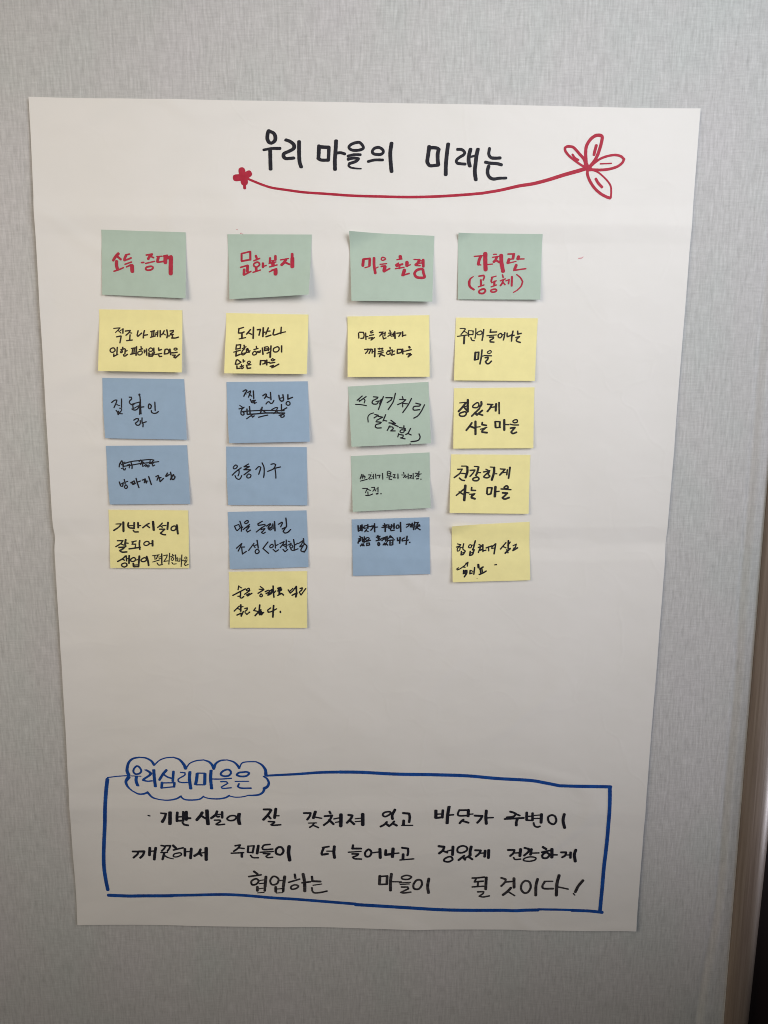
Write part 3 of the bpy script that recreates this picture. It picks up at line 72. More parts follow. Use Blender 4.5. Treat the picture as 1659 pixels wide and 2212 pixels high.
('b2','yellow','note',[2212,-2470,3219,-2493,3190,-3212,2180,-3197],11,8,0,[[(0,[0.71,0.71,0.71,0.71],[2126,2324,1664,2537]),(0,[0.78,0.78,0.78,0.78],[1579,2539,1539,3265,1879,3257,2228,3076]),(0,[0.89,0.89,0.89,0.89],[1964,3275,1984,4174]),(0,[0.64,0.64,0.64,0.64],[1654,4248,2426,4019]),(0,[0.78,0.78,0.78,0.78],[2982,2672,2533,3437]),(0,[0.71,0.71,0.71,0.71],[2668,3163,3141,3453]),(0,[0.89,0.89,0.89,0.89],[3341,2276,3347,4117]),(0,[0.78,0.78,0.78,0.78],[3810,2682,4197,2596,4135,3014,4042,3579]),(0,[0.92,0.92,0.92,0.92],[4531,2346,4520,3782]),(0,[0.67,0.67,0.67,0.67],[4562,3121,4772,3049]),(0,[0.78,0.78,0.78,0.78],[5146,2332,4864,3386]),(0,[0.67,0.67,0.67,0.67],[4995,2898,5369,2861]),(0,[0.78,0.78,0.78,0.78],[4895,3823,5490,3538]),(0,[0.78,0.78,0.78,0.78],[5858,2558,5734,3368,5892,3510,6613,3154]),(0,[0.78,0.78,0.78,0.78],[6720,2198,6685,3250]),(0,[0.64,0.64,0.64,0.64],[6613,3154,7245,2945])],[(0,[0.71,0.71,0.71,0.71],[1359,5249,1305,5975,1831,5820,1866,5210,1360,5297]),(0,[0.68,0.68,0.68,0.68],[1068,6462,1873,6129]),(0,[0.79,0.79,0.79,0.79],[1382,6263,1345,7114,1853,6806]),(0,[0.78,0.78,0.78,0.78],[2278,5299,2334,5569]),(0,[0.64,0.64,0.64,0.64],[2079,5864,2531,5536]),(0,[0.68,0.68,0.68,0.68],[2362,5878,2088,6270,2008,6784,2244,6906,2586,6435,2574,5903]),(0,[0.93,0.93,0.93,0.93],[2714,5852,2918,6430]),(0,[0.57,0.57,0.57,0.57],[2132,6656,2868,6430]),(0,[0.64,0.64,0.64,0.64],[2865,6285,3040,6205]),(0,[0.71,0.71,0.71,0.71],[3765,5446,3813,5735]),(0,[0.68,0.68,0.68,0.68],[3494,5984,3984,5800]),(1,[0.68,0.68,0.68,0.68],[3571,6273,3346,6616,3458,6905,3793,6754,3750,6386]),(0,[0.57,0.57,0.57,0.57],[3869,6335,4135,6234]),(0,[0.57,0.57,0.57,0.57],[3908,6529,4245,6406]),(0,[0.64,0.64,0.64,0.64],[4274,6134,4246,6484]),(0,[0.82,0.82,0.82,0.82],[4512,5703,4606,6769]),(0,[0.57,0.57,0.57,0.57],[4721,5573,5121,5469]),(0,[0.71,0.71,0.71,0.71],[4807,5639,4783,6154,5190,6021]),(0,[0.54,0.54,0.54,0.54],[4833,5862,5115,5809]),(0,[0.68,0.68,0.68,0.68],[5229,5535,5264,6175]),(0,[0.54,0.54,0.54,0.54],[5258,5922,5482,5821]),(0,[0.78,0.78,0.78,0.78],[5542,5334,5546,6170]),(0,[0.71,0.71,0.71,0.71],[5096,6586,5535,6306]),(0,[1,1,1,1.0],[5494,6385,5498,7210]),(1,[0.71,0.71,0.71,0.71],[6238,5496,5870,5795,5916,6280,6326,6302,6550,5880,6450,5512]),(0,[0.79,0.79,0.79,0.79],[6834,5310,6856,6331])],[(0,[0.72,0.72,0.72,0.72],[1417,7808,1305,8467,1643,8433,1975,8138,1570,7729,1417,7808]),(0,[0.79,0.79,0.79,0.79],[2248,7718,2270,8085]),(0,[0.64,0.64,0.64,0.64],[2282,8008,2450,7908]),(0,[0.79,0.79,0.79,0.79],[1509,8744,1533,9188,1870,9135]),(0,[0.65,0.65,0.65,0.65],[2046,8495,2086,8668]),(0,[0.61,0.61,0.61,0.61],[1899,8835,2319,8713]),(1,[0.61,0.61,0.61,0.61],[2132,8861,1990,9105,2154,9199,2312,9004]),(1,[0.65,0.65,0.65,0.65],[2868,7979,2746,8223,2947,8365,3105,8169,3043,7948]),(0,[0.68,0.68,0.68,0.68],[2635,8612,3197,8507]),(0,[0.79,0.79,0.79,0.79],[2710,8824,2788,9162,3174,9069]),(0,[0.86,0.86,0.86,0.86],[4346,7811,4326,8510]),(0,[0.72,0.72,0.72,0.72],[4381,7811,4896,7803,4886,8288,4620,8389]),(0,[0.9,0.9,0.9,0.9],[5085,7732,5102,8508]),(0,[0.68,0.68,0.68,0.68],[5128,8100,5481,8095]),(0,[0.68,0.68,0.68,0.68],[6036,7639,5785,7468,5627,7665,5793,7837,6071,7638]),(0,[0.68,0.68,0.68,0.68],[5484,8231,6081,8085]),(0,[0.72,0.72,0.72,0.72],[5531,8764,5915,8584,5733,8985,6026,8806,6581,8360])]]),
('b3','blue','ink',[2182,-3305,3192,-3301,3207,-4047,2197,-4061],6,6,-0.0071,[[(0,[0.72,0.72,0.72,0.72],[2005,1548,2335,1314,2489,1431,2244,1933,2087,2341]),(0,[0.65,0.65,0.65,0.65],[2232,1837,2371,1982]),(0,[0.65,0.65,0.65,0.65],[2572,1766,2903,1484,2934,1628,2656,2511]),(0,[0.62,0.62,0.62,0.62],[2745,1959,3055,2355]),(0,[0.72,0.72,0.72,0.72],[3275,1489,3295,2731]),(0,[0.65,0.65,0.65,0.65],[2875,2849,3022,3405]),(0,[0.62,0.62,0.62,0.62],[2978,3203,3250,3017,3164,3455]),(0,[0.58,0.58,0.58,0.58],[3249,3045,3501,3021,3364,3286,3340,3572,3597,3385]),(0,[0.72,0.72,0.72,0.72],[4420,2299,4751,2017,4871,2085,4810,2448,4600,2732]),(0,[0.65,0.65,0.65,0.65],[4741,2351,5233,2675]),(0,[0.72,0.72,0.72,0.72],[5368,1757,5404,2965]),(0,[0.65,0.65,0.65,0.65],[4774,3663,4999,3332,5200,3335,5350,3586,5568,3513,5759,3104]),(0,[0.73,0.73,0.73,0.73],[6393,2251,6481,2953,6688,3244,6945,3056,6898,2163]),(0,[0.58,0.58,0.58,0.58],[6522,2762,6958,2596]),(0,[0.73,0.73,0.73,0.73],[7507,2172,7487,2921,8069,2613]),(1,[0.65,0.65,0.65,0.65],[7367,3351,7252,3637,7424,3909,7699,3818,7709,3453,7513,3277])],[(0,[0.66,0.66,0.66,0.66],[1864,4834,3376,4738,4814,4717,6968,4804]),(0,[0.73,0.73,0.73,0.73],[2423,5322,3504,5266,4802,5147,7029,5189]),(0,[0.58,0.58,0.58,0.58],[6597,5219,7027,5256]),(0,[0.55,0.55,0.55,0.55],[1537,3828,1816,4071]),(0,[0.65,0.65,0.65,0.65],[1446,4417,2028,4189]),(0,[0.66,0.66,0.66,0.66],[2066,4142,1742,4594,1670,5260,1901,5455,2065,5267,1934,4883]),(0,[0.73,0.73,0.73,0.73],[1931,4979,2296,4795]),(0,[0.69,0.69,0.69,0.69],[2415,4434,2425,5274]),(0,[0.73,0.73,0.73,0.73],[2736,4058,2785,5262]),(0,[0.62,0.62,0.62,0.62],[2329,6035,3069,5382]),(0,[0.66,0.66,0.66,0.66],[2921,5493,3070,5792,3278,5577]),(0,[0.73,0.73,0.73,0.73],[4291,4181,4206,4639,4008,5237]),(0,[0.62,0.62,0.62,0.62],[4102,4493,4732,5079]),(0,[0.66,0.66,0.66,0.66],[3810,5826,4355,5646,4935,5494]),(0,[0.62,0.62,0.62,0.62],[5465,4585,5977,4258,6191,4310,5960,4862,5697,5260]),(0,[0.62,0.62,0.62,0.62],[6046,4864,6344,5272]),(0,[0.73,0.73,0.73,0.73],[6673,3791,6644,4827,7305,4330]),(0,[0.62,0.62,0.62,0.62],[6335,5589,6590,5469,6949,5476]),(1,[0.66,0.66,0.66,0.66],[6676,5470,6524,5784,6758,5885,6980,5668,6864,5455])]]),
('b4','blue','ink',[2147,-4108,3161,-4121,3155,-4863,2148,-4851],3,2,-0.0057,[[(1,[0.63,0.63,0.63,0.63],[1115,3148,852,3499,918,3797,1234,3645,1351,3315,1209,3147]),(0,[0.67,0.67,0.67,0.67],[696,4875,1222,4193,1817,3610]),(0,[0.63,0.63,0.63,0.63],[1535,3891,1543,4489,1408,4989]),(0,[0.63,0.63,0.63,0.63],[1037,4942,1195,5389,1482,5586,1706,5385,1861,4935]),(0,[0.67,0.67,0.67,0.67],[2741,2954,2185,3417]),(0,[0.67,0.67,0.67,0.67],[2200,3437,2826,3382]),(0,[0.74,0.74,0.74,0.74],[2826,3402,2160,3936]),(0,[0.67,0.67,0.67,0.67],[2189,3936,2975,3929]),(0,[0.71,0.71,0.71,0.71],[2975,3959,2156,4803]),(1,[0.63,0.63,0.63,0.63],[2705,4679,2495,4980,2561,5329,2876,5276,3014,4896,2829,4678]),(0,[0.67,0.67,0.67,0.67],[3632,3874,4005,3392,4258,3489,4176,3969,3981,4699]),(0,[0.67,0.67,0.67,0.67],[4438,2740,4658,3466,4679,4364,4591,5243]),(0,[0.67,0.67,0.67,0.67],[5539,2979,5904,2876,6120,3024,6004,3454,5818,3756]),(0,[0.67,0.67,0.67,0.67],[5119,4191,5597,3927,6038,3654,6718,3408]),(0,[0.63,0.63,0.63,0.63],[6036,3754,6099,4452,6122,5331])]]),
('b5','blue','ink',[2133,-4947,3142,-4931,3152,-5674,2137,-5689],3,2,0,[[(0,[0.64,0.64,0.64,0.64],[779,2500,947,3119,1088,3348]),(0,[0.61,0.61,0.61,0.61],[816,2501,1326,2229,1509,2828,1104,3328]),(0,[0.72,0.72,0.72,0.72],[1504,1671,1662,2628,1618,3446]),(0,[0.64,0.64,0.64,0.64],[1692,2885,1830,2704]),(1,[0.68,0.68,0.68,0.68],[2407,1574,2089,1872,2193,2131,2516,1936,2539,1629]),(0,[0.68,0.68,0.68,0.68],[1870,3146,2288,2697,2706,2269]),(0,[0.64,0.64,0.64,0.64],[2210,2869,2661,2575,2565,2859,2251,3259,2396,3622,2789,3296]),(0,[0.68,0.68,0.68,0.68],[4345,1754,3764,2198,3808,2486,4663,2306]),(0,[0.68,0.68,0.68,0.68],[3519,3635,4127,3007,4694,2532]),(0,[0.57,0.57,0.57,0.57],[4220,2856,4210,3215]),(0,[0.64,0.64,0.64,0.64],[4136,3233,4628,3042,4426,3426,4160,3725,4398,3917,4663,3709]),(0,[0.68,0.68,0.68,0.68],[4839,2618,5330,2192,5400,2348,5033,2829]),(0,[0.64,0.64,0.64,0.64],[5028,3034,5461,2862,5118,3241,5315,3349,5512,3150]),(0,[0.57,0.57,0.57,0.57],[5466,2657,5653,2560]),(0,[0.68,0.68,0.68,0.68],[5661,2253,5675,3135]),(0,[0.79,0.79,0.79,0.79],[5893,1850,5902,3490]),(0,[0.68,0.68,0.68,0.68],[6360,2355,6813,1979,6883,2135,6644,2804]),(0,[0.72,0.72,0.72,0.72],[7348,1277,7396,2283,7366,2877]),(0,[0.72,0.72,0.72,0.72],[6819,3189,7307,2865,6934,3602,7133,3915,7505,3803,7887,3322])],[(0,[0.69,0.69,0.69,0.69],[930,6394,1618,5596,1456,6103,1138,6892]),(0,[0.65,0.65,0.65,0.65],[1452,6226,1970,6221]),(0,[0.69,0.69,0.69,0.69],[1595,6414,1678,7420,2171,6984]),(0,[0.65,0.65,0.65,0.65],[3170,5611,2472,6830]),(0,[0.65,0.65,0.65,0.65],[3030,5863,3298,6342]),(0,[0.65,0.65,0.65,0.65],[3286,5973,3570,5859]),(0,[0.76,0.76,0.76,0.76],[3568,5111,3702,6457]),(1,[0.69,0.69,0.69,0.69],[3474,6675,3293,7080,3491,7424,3795,7146,3717,6754]),(0,[0.69,0.69,0.69,0.69],[4950,5429,4292,6546,4987,7397]),(1,[0.65,0.65,0.65,0.65],[5382,5882,5151,6214,5292,6474,5595,6227,5552,5887]),(0,[0.72,0.72,0.72,0.72],[5829,5178,5883,6522]),(0,[0.65,0.65,0.65,0.65],[5893,6133,6232,5908]),(0,[0.69,0.69,0.69,0.69],[5581,6739,5903,7158,6267,6831]),(0,[0.65,0.65,0.65,0.65],[6457,5761,7021,5419,6785,5976,6491,6459]),(0,[0.61,0.61,0.61,0.61],[6798,6027,7110,6272]),(0,[0.57,0.57,0.57,0.57],[6969,5981,7194,5885]),(0,[0.72,0.72,0.72,0.72],[7286,5170,7249,6604]),(0,[0.65,0.65,0.65,0.65],[6838,6777,7086,7194,7429,6815]),(0,[0.61,0.61,0.61,0.61],[7539,5383,7758,5523]),(0,[0.61,0.61,0.61,0.61],[7463,6078,7900,5753]),(1,[0.61,0.61,0.61,0.61],[7893,6009,7701,6290,7879,6582,8093,6302]),(0,[0.72,0.72,0.72,0.72],[8212,5096,8298,6103,8258,6799]),(0,[0.61,0.61,0.61,0.61],[8297,6123,8713,5777]),(0,[0.65,0.65,0.65,0.65],[7802,6703,8090,7019,8748,6732]),(0,[0.61,0.61,0.61,0.61],[8822,5831,9389,5336,9227,5926,8973,6308]),(0,[0.69,0.69,0.69,0.69],[9472,4979,9535,6017]),(0,[0.65,0.65,0.65,0.65],[9007,6432,9443,6158,9105,6947,9268,7260,9432,7183]),(0,[0.69,0.69,0.69,0.69],[9583,5854,9868,6304,9758,6865,9502,7349])]]),
('b6','yellow','ink',[2117,-5734,3132,-5732,3119,-6490,2109,-6480],3,3,0,[[(0,[0.66,0.66,0.66,0.66],[1212,2544,1120,3252]),(0,[0.62,0.62,0.62,0.62],[1240,2649,1595,2942]),(0,[0.77,0.77,0.77,0.77],[431,4260,1286,3639,2063,3091]),(0,[0.77,0.77,0.77,0.77],[1435,3660,1426,4264]),(0,[0.7,0.7,0.7,0.7],[1087,4419,1440,4368]),(0,[0.74,0.74,0.74,0.74],[1389,4285,1383,4660,1584,4733,1835,4443]),(1,[0.7,0.7,0.7,0.7],[2415,3020,2188,3279,2312,3435,2583,3281,2542,2990]),(0,[0.7,0.7,0.7,0.7],[1953,4058,2634,3406]),(0,[0.78,0.78,0.78,0.78],[2191,4184,2553,3925,2338,4351,2890,3875]),(0,[0.66,0.66,0.66,0.66],[3987,2687,4356,3062]),(0,[0.66,0.66,0.66,0.66],[3833,3153,4392,3239]),(0,[0.77,0.77,0.77,0.77],[3690,3889,4429,3239]),(1,[0.7,0.7,0.7,0.7],[4025,4015,3909,4377,4117,4513,4254,4296,4137,4036]),(0,[0.77,0.77,0.77,0.77],[4613,3603,5026,3346,5159,3470,4943,4226]),(0,[0.77,0.77,0.77,0.77],[4722,3945,5098,3657]),(0,[0.77,0.77,0.77,0.77],[5189,3533,5476,3193,5410,3865,5033,4205]),(0,[0.77,0.77,0.77,0.77],[5171,3916,5472,3658]),(0,[0.85,0.85,0.85,0.85],[5630,2593,5659,3659,5726,4560]),(0,[0.7,0.7,0.7,0.7],[5657,3887,5959,3474]),(0,[0.93,0.93,0.93,0.93],[6239,3011,6598,2858]),(0,[0.93,0.93,0.93,0.93],[6312,3269,6709,3148]),(0,[0.85,0.85,0.85,0.85],[6236,3476,6670,3354]),(0,[1.08,1.08,1.08,1.08],[6463,2940,6419,4024]),(0,[0.78,0.78,0.78,0.78],[6215,4261,6726,3891,6964,4213]),(0,[0.74,0.74,0.74,0.74],[7567,3276,7826,3855]),(0,[0.7,0.7,0.7,0.7],[7826,3855,8164,3465,8540,2766]),(0,[0.66,0.66,0.66,0.66],[7752,3566,8166,3022]),(0,[0.93,0.93,0.93,0.93],[8600,2664,8626,3673]),(0,[0.85,0.85,0.85,0.85],[8063,4237,8671,3828]),(0,[1.01,1.01,1.01,1.01],[8671,3828,8534,4517]),(0,[0.74,0.74,0.74,0.74],[9099,3027,9376,2925,9323,3265,9060,3572]),(0,[0.66,0.66,0.66,0.66],[9000,3695,9208,4190,9831,3031])],[(0,[0.7,0.7,0.7,0.7],[1234,6160,943,6555,575,7056]),(0,[0.7,0.7,0.7,0.7],[1033,6576,1353,6764]),(0,[0.93,0.93,0.93,0.93],[1440,5931,1424,7056]),(0,[0.62,0.62,0.62,0.62],[1472,6316,1736,6243]),(0,[0.78,0.78,0.78,0.78],[925,7754,1456,7410,1486,7941,1761,7097]),(0,[0.74,0.74,0.74,0.74],[1956,6576,2280,6473,2239,6785,1987,7076]),(0,[0.7,0.7,0.7,0.7],[1984,7284,2205,7627,2586,7200]),(0,[0.7,0.7,0.7,0.7],[3346,6473,3093,6919,3565,7075]),(0,[0.93,0.93,0.93,0.93],[3877,5954,3806,7054]),(0,[0.86,0.86,0.86,0.86],[3270,7854,3714,7179,4033,6815]),(0,[1.01,1.01,1.01,1.01],[3865,7096,3874,7677]),(0,[0.94,0.94,0.94,0.94],[4053,7075,4100,7676]),(0,[0.7,0.7,0.7,0.7],[4145,7614,4390,7251]),(0,[0.66,0.66,0.66,0.66],[3636,7407,4314,7282]),(0,[0.74,0.74,0.74,0.74],[5283,6473,4897,6867,4969,7229,5368,7126,6048,6629]),(0,[0.94,0.94,0.94,0.94],[5677,6039,5609,7074,5570,8088]),(0,[0.86,0.86,0.86,0.86],[6533,7073,6547,7259])]]),
('c1','green','red',[3733,-1529,4756,-1577,4731,-2353,3751,-2338],9,9,0,[[(0,[1.6,1.6,1.6,1.6],[1580,3922,1495,4778]),(0,[1.04,1.04,1.04,1.04],[1616,3836,2385,3703]),(0,[1.46,1.46,1.46,1.46],[2348,3850,2302,4750]),(0,[0.7,0.7,0.7,0.7],[1749,5094,2300,4878]),(0,[1.53,1.53,1.53,1.53],[2860,3658,2862,4730,2992,5841]),(0,[0.63,0.63,0.63,0.63],[3069,5109,3337,4928]),(1,[0.76,0.76,0.76,0.76],[3851,3489,3724,3735,3862,3936,4254,3731,4129,3538]),(0,[0.69,0.69,0.69,0.69],[3579,4533,4370,4391]),(0,[0.97,0.97,0.97,0.97],[3717,4829,4124,4746]),(0,[1.95,1.95,1.95,1.95],[4158,4857,4065,5463]),(0,[0.9,0.9,0.9,0.9],[4050,5619,4740,5113]),(0,[1.87,1.87,1.87,1.87],[6009,3269,6024,3529]),(0,[0.69,0.69,0.69,0.69],[5607,3764,6220,3626]),(0,[0.9,0.9,0.9,0.9],[5790,4278,5469,4550,5561,4764,5911,4603]),(0,[1.11,1.11,1.11,1.11],[5560,4633,6294,4406]),(0,[0.77,0.77,0.77,0.77],[5435,5115,6473,4862]),(0,[0.97,0.97,0.97,0.97],[5945,4532,5913,5055]),(0,[1.88,1.88,1.88,1.88],[6817,4108,6821,4587]),(0,[0.69,0.69,0.69,0.69],[6926,4627,7225,4441]),(0,[1.88,1.88,1.88,1.88],[6525,5295,6361,5998]),(0,[0.91,0.91,0.91,0.91],[6235,6106,7099,5774]),(0,[0.69,0.69,0.69,0.69],[7663,3637,8381,3651]),(0,[1.46,1.46,1.46,1.46],[8298,3698,8110,4189,7869,4443]),(0,[0.83,0.83,0.83,0.83],[8250,4201,8738,4094]),(0,[1.53,1.53,1.53,1.53],[8765,3679,8797,4646]),(0,[0.76,0.76,0.76,0.76],[8454,3824,8733,3813]),(0,[0.83,0.83,0.83,0.83],[7976,4545,8410,4546]),(1,[1.46,1.46,1.46,1.46],[8405,5074,7987,5290,7754,5780,8001,6281,8568,6387,8976,6269,8837,5657,8742,5115])]]),
('c2','yellow','note',[3697,-2519,4701,-2507,4705,-3252,3693,-3250],9,5,0,[[(0,[0.71,0.71,0.71,0.71],[1346,2737,1373,3562]),(0,[0.68,0.68,0.68,0.68],[1446,2604,1943,2633,2021,3113,1949,3572,1622,3633]),(0,[0.71,0.71,0.71,0.71],[2213,2753,2247,3807]),(0,[0.6,0.6,0.6,0.6],[2283,3367,2496,3323]),(0,[0.64,0.64,0.64,0.64],[3081,2368,2796,2553,2867,2775,3116,2636]),(0,[0.64,0.64,0.64,0.64],[2674,3173,3193,3048]),(0,[0.68,0.68,0.68,0.68],[2603,3602,3065,3514,2865,3922,3278,3518]),(0,[0.67,0.67,0.67,0.67],[3883,2689,4345,2631,4131,2960,3918,3291]),(0,[0.6,0.6,0.6,0.6],[4145,3027,4344,3155]),(0,[0.5,0.5,0.5,0.5],[4323,2916,4558,2835]),(0,[0.71,0.71,0.71,0.71],[4594,2654,4557,3235]),(0,[0.68,0.68,0.68,0.68],[4308,3364,4393,3757,4699,3590]),(0,[0.64,0.64,0.64,0.64],[5163,2360,5212,2599]),(0,[0.6,0.6,0.6,0.6],[4999,2833,5340,2792,5197,3075,4927,3356]),(0,[0.6,0.6,0.6,0.6],[5211,3142,5374,3345]),(0,[0.53,0.53,0.53,0.53],[5410,3050,5588,2987]),(0,[0.71,0.71,0.71,0.71],[5588,2816,5566,3348]),(0,[0.85,0.85,0.85,0.85],[5766,2591,5800,3675]),(0,[0.71,0.71,0.71,0.71],[6015,2852,6512,2785,6405,3097,6262,3360]),(0,[0.82,0.82,0.82,0.82],[6726,2647,6724,3368]),(0,[0.64,0.64,0.64,0.64],[6796,3246,7115,3166])],[(0,[0.68,0.68,0.68,0.68],[2081,5461,2529,5390,2422,5753,2187,6113]),(0,[0.71,0.71,0.71,0.71],[2649,5440,2884,5395,2741,5757,2613,6119]),(0,[0.68,0.68,0.68,0.68],[3026,5445,2989,6075]),(0,[0.54,0.54,0.54,0.54],[3061,5809,3274,5764]),(0,[0.89,0.89,0.89,0.89],[3332,5353,3308,6653]),(0,[0.64,0.64,0.64,0.64],[3715,5359,3914,5266,3843,5513]),(0,[0.64,0.64,0.64,0.64],[3999,5363,4305,5271,4198,5518]),(0,[0.64,0.64,0.64,0.64],[3750,5837,4340,5701]),(0,[0.64,0.64,0.64,0.64],[3714,6199,4339,5987]),(0,[0.79,0.79,0.79,0.79],[4091,6032,3891,6659]),(0,[0.79,0.79,0.79,0.79],[4104,6318,4502,6542]),(0,[0.71,0.71,0.71,0.71],[5179,5141,5207,5379]),(0,[0.61,0.61,0.61,0.61],[4851,5755,5370,5572]),(1,[0.61,0.61,0.61,0.61],[4993,5786,4744,6021,4850,6308,5120,6216,5192,5902]),(0,[0.75,0.75,0.75,0.75],[5441,5572,5454,6106]),(0,[0.61,0.61,0.61,0.61],[5476,5839,5725,5747]),(0,[0.68,0.68,0.68,0.68],[5277,6218,5369,6438,5724,6270]),(0,[0.75,0.75,0.75,0.75],[6081,5486,6058,6160,6542,5967,6614,5493,6095,5486]),(0,[0.82,0.82,0.82,0.82],[6720,5456,6733,6216]),(0,[0.61,0.61,0.61,0.61],[6805,5818,7110,5765]),(0,[1.14,1.14,1.14,1.14],[7524,5107,7580,5221]),(0,[0.71,0.71,0.71,0.71],[7196,5719,7772,5556]),(0,[0.72,0.72,0.72,0.72],[7195,6288,7664,6170,7378,6745,7784,6361])]]),
('c3','green','ink',[3692,-3369,4693,-3315,4725,-4074,3731,-4111],10,8,0,[[(0,[0.65,0.65,0.65,0.65],[1693,1693,1048,2348]),(0,[0.58,0.58,0.58,0.58],[1222,2188,1337,2543]),(0,[0.65,0.65,0.65,0.65],[2181,1826,1294,2540]),(0,[0.58,0.58,0.58,0.58],[1853,2187,2012,2391,1898,2844]),(0,[0.58,0.58,0.58,0.58],[808,3025,1473,3102,2161,3325]),(0,[0.65,0.65,0.65,0.65],[3105,1924,3644,2031,3527,2243,3000,2540,2875,2915,3070,3121,3470,3121,3649,2828]),(0,[0.58,0.58,0.58,0.58],[3377,2712,4034,2635]),(0,[0.65,0.65,0.65,0.65],[4043,2396,3809,3175]),(0,[0.65,0.65,0.65,0.65],[4335,1987,4023,2903,3628,4053]),(0,[0.69,0.69,0.69,0.69],[4632,2181,5414,2239,5254,2609,4759,3013]),(0,[0.65,0.65,0.65,0.65],[5853,1546,5551,2822,5236,3468,4846,4138]),(0,[0.62,0.62,0.62,0.62],[6701,2162,6759,2557]),(0,[0.65,0.65,0.65,0.65],[6337,2593,7102,2696,6703,3096,6051,3430]),(0,[0.62,0.62,0.62,0.62],[6677,3208,6676,3837]),(0,[0.58,0.58,0.58,0.58],[6711,3258,7274,3374]),(0,[0.65,0.65,0.65,0.65],[7827,2530,7338,3617,6641,4768]),(0,[0.66,0.66,0.66,0.66],[8329,3345,8923,3586,8748,3839,8114,3861,7949,4230,8072,4457,8785,4430]),(0,[0.66,0.66,0.66,0.66],[9407,3686,8973,4680,8512,5407,7989,5753])],[(0,[0.58,0.58,0.58,0.58],[2995,4575,2567,4738,2271,5179,2257,6024]),(0,[0.66,0.66,0.66,0.66],[3145,4826,3575,4999,3027,5403]),(0,[0.66,0.66,0.66,0.66],[3568,5171,4107,5351,3338,5808]),(0,[0.66,0.66,0.66,0.66],[4494,4966,4118,5974]),(0,[0.62,0.62,0.62,0.62],[4246,5887,4591,6006]),(0,[0.66,0.66,0.66,0.66],[3241,6032,3892,6170,3701,6378,3236,6511,3112,6868,3344,7075,3855,7088]),(0,[0.66,0.66,0.66,0.66],[5119,5916,5665,6506,4848,6329]),(0,[0.66,0.66,0.66,0.66],[5227,6525,5975,6993]),(0,[0.62,0.62,0.62,0.62],[4960,6814,4580,7565]),(0,[0.62,0.62,0.62,0.62],[4785,6994,5244,7023,5365,7298,5015,7659,5583,7694]),(0,[0.66,0.66,0.66,0.66],[6707,6925,6694,7287]),(0,[0.66,0.66,0.66,0.66],[6129,7175,6873,7393]),(1,[0.62,0.62,0.62,0.62],[6407,7554,6179,7779,6316,8025,6595,7995,6738,7689]),(0,[0.66,0.66,0.66,0.66],[6776,7435,6898,7709]),(0,[0.66,0.66,0.66,0.66],[7529,7406,7173,8173,6889,8346]),(0,[0.62,0.62,0.62,0.62],[7186,8222,7564,8482]),(0,[0.62,0.62,0.62,0.62],[6004,8169,5874,8695]),(0,[0.62,0.62,0.62,0.62],[6086,8317,6564,8441,6492,8799,6211,8877,6774,9073]),(0,[0.66,0.66,0.66,0.66],[8555,8371,8667,8928,8372,9433,7502,9591]),(0,[0.66,0.66,0.66,0.66],[7372,9945,7408,9966])]]),
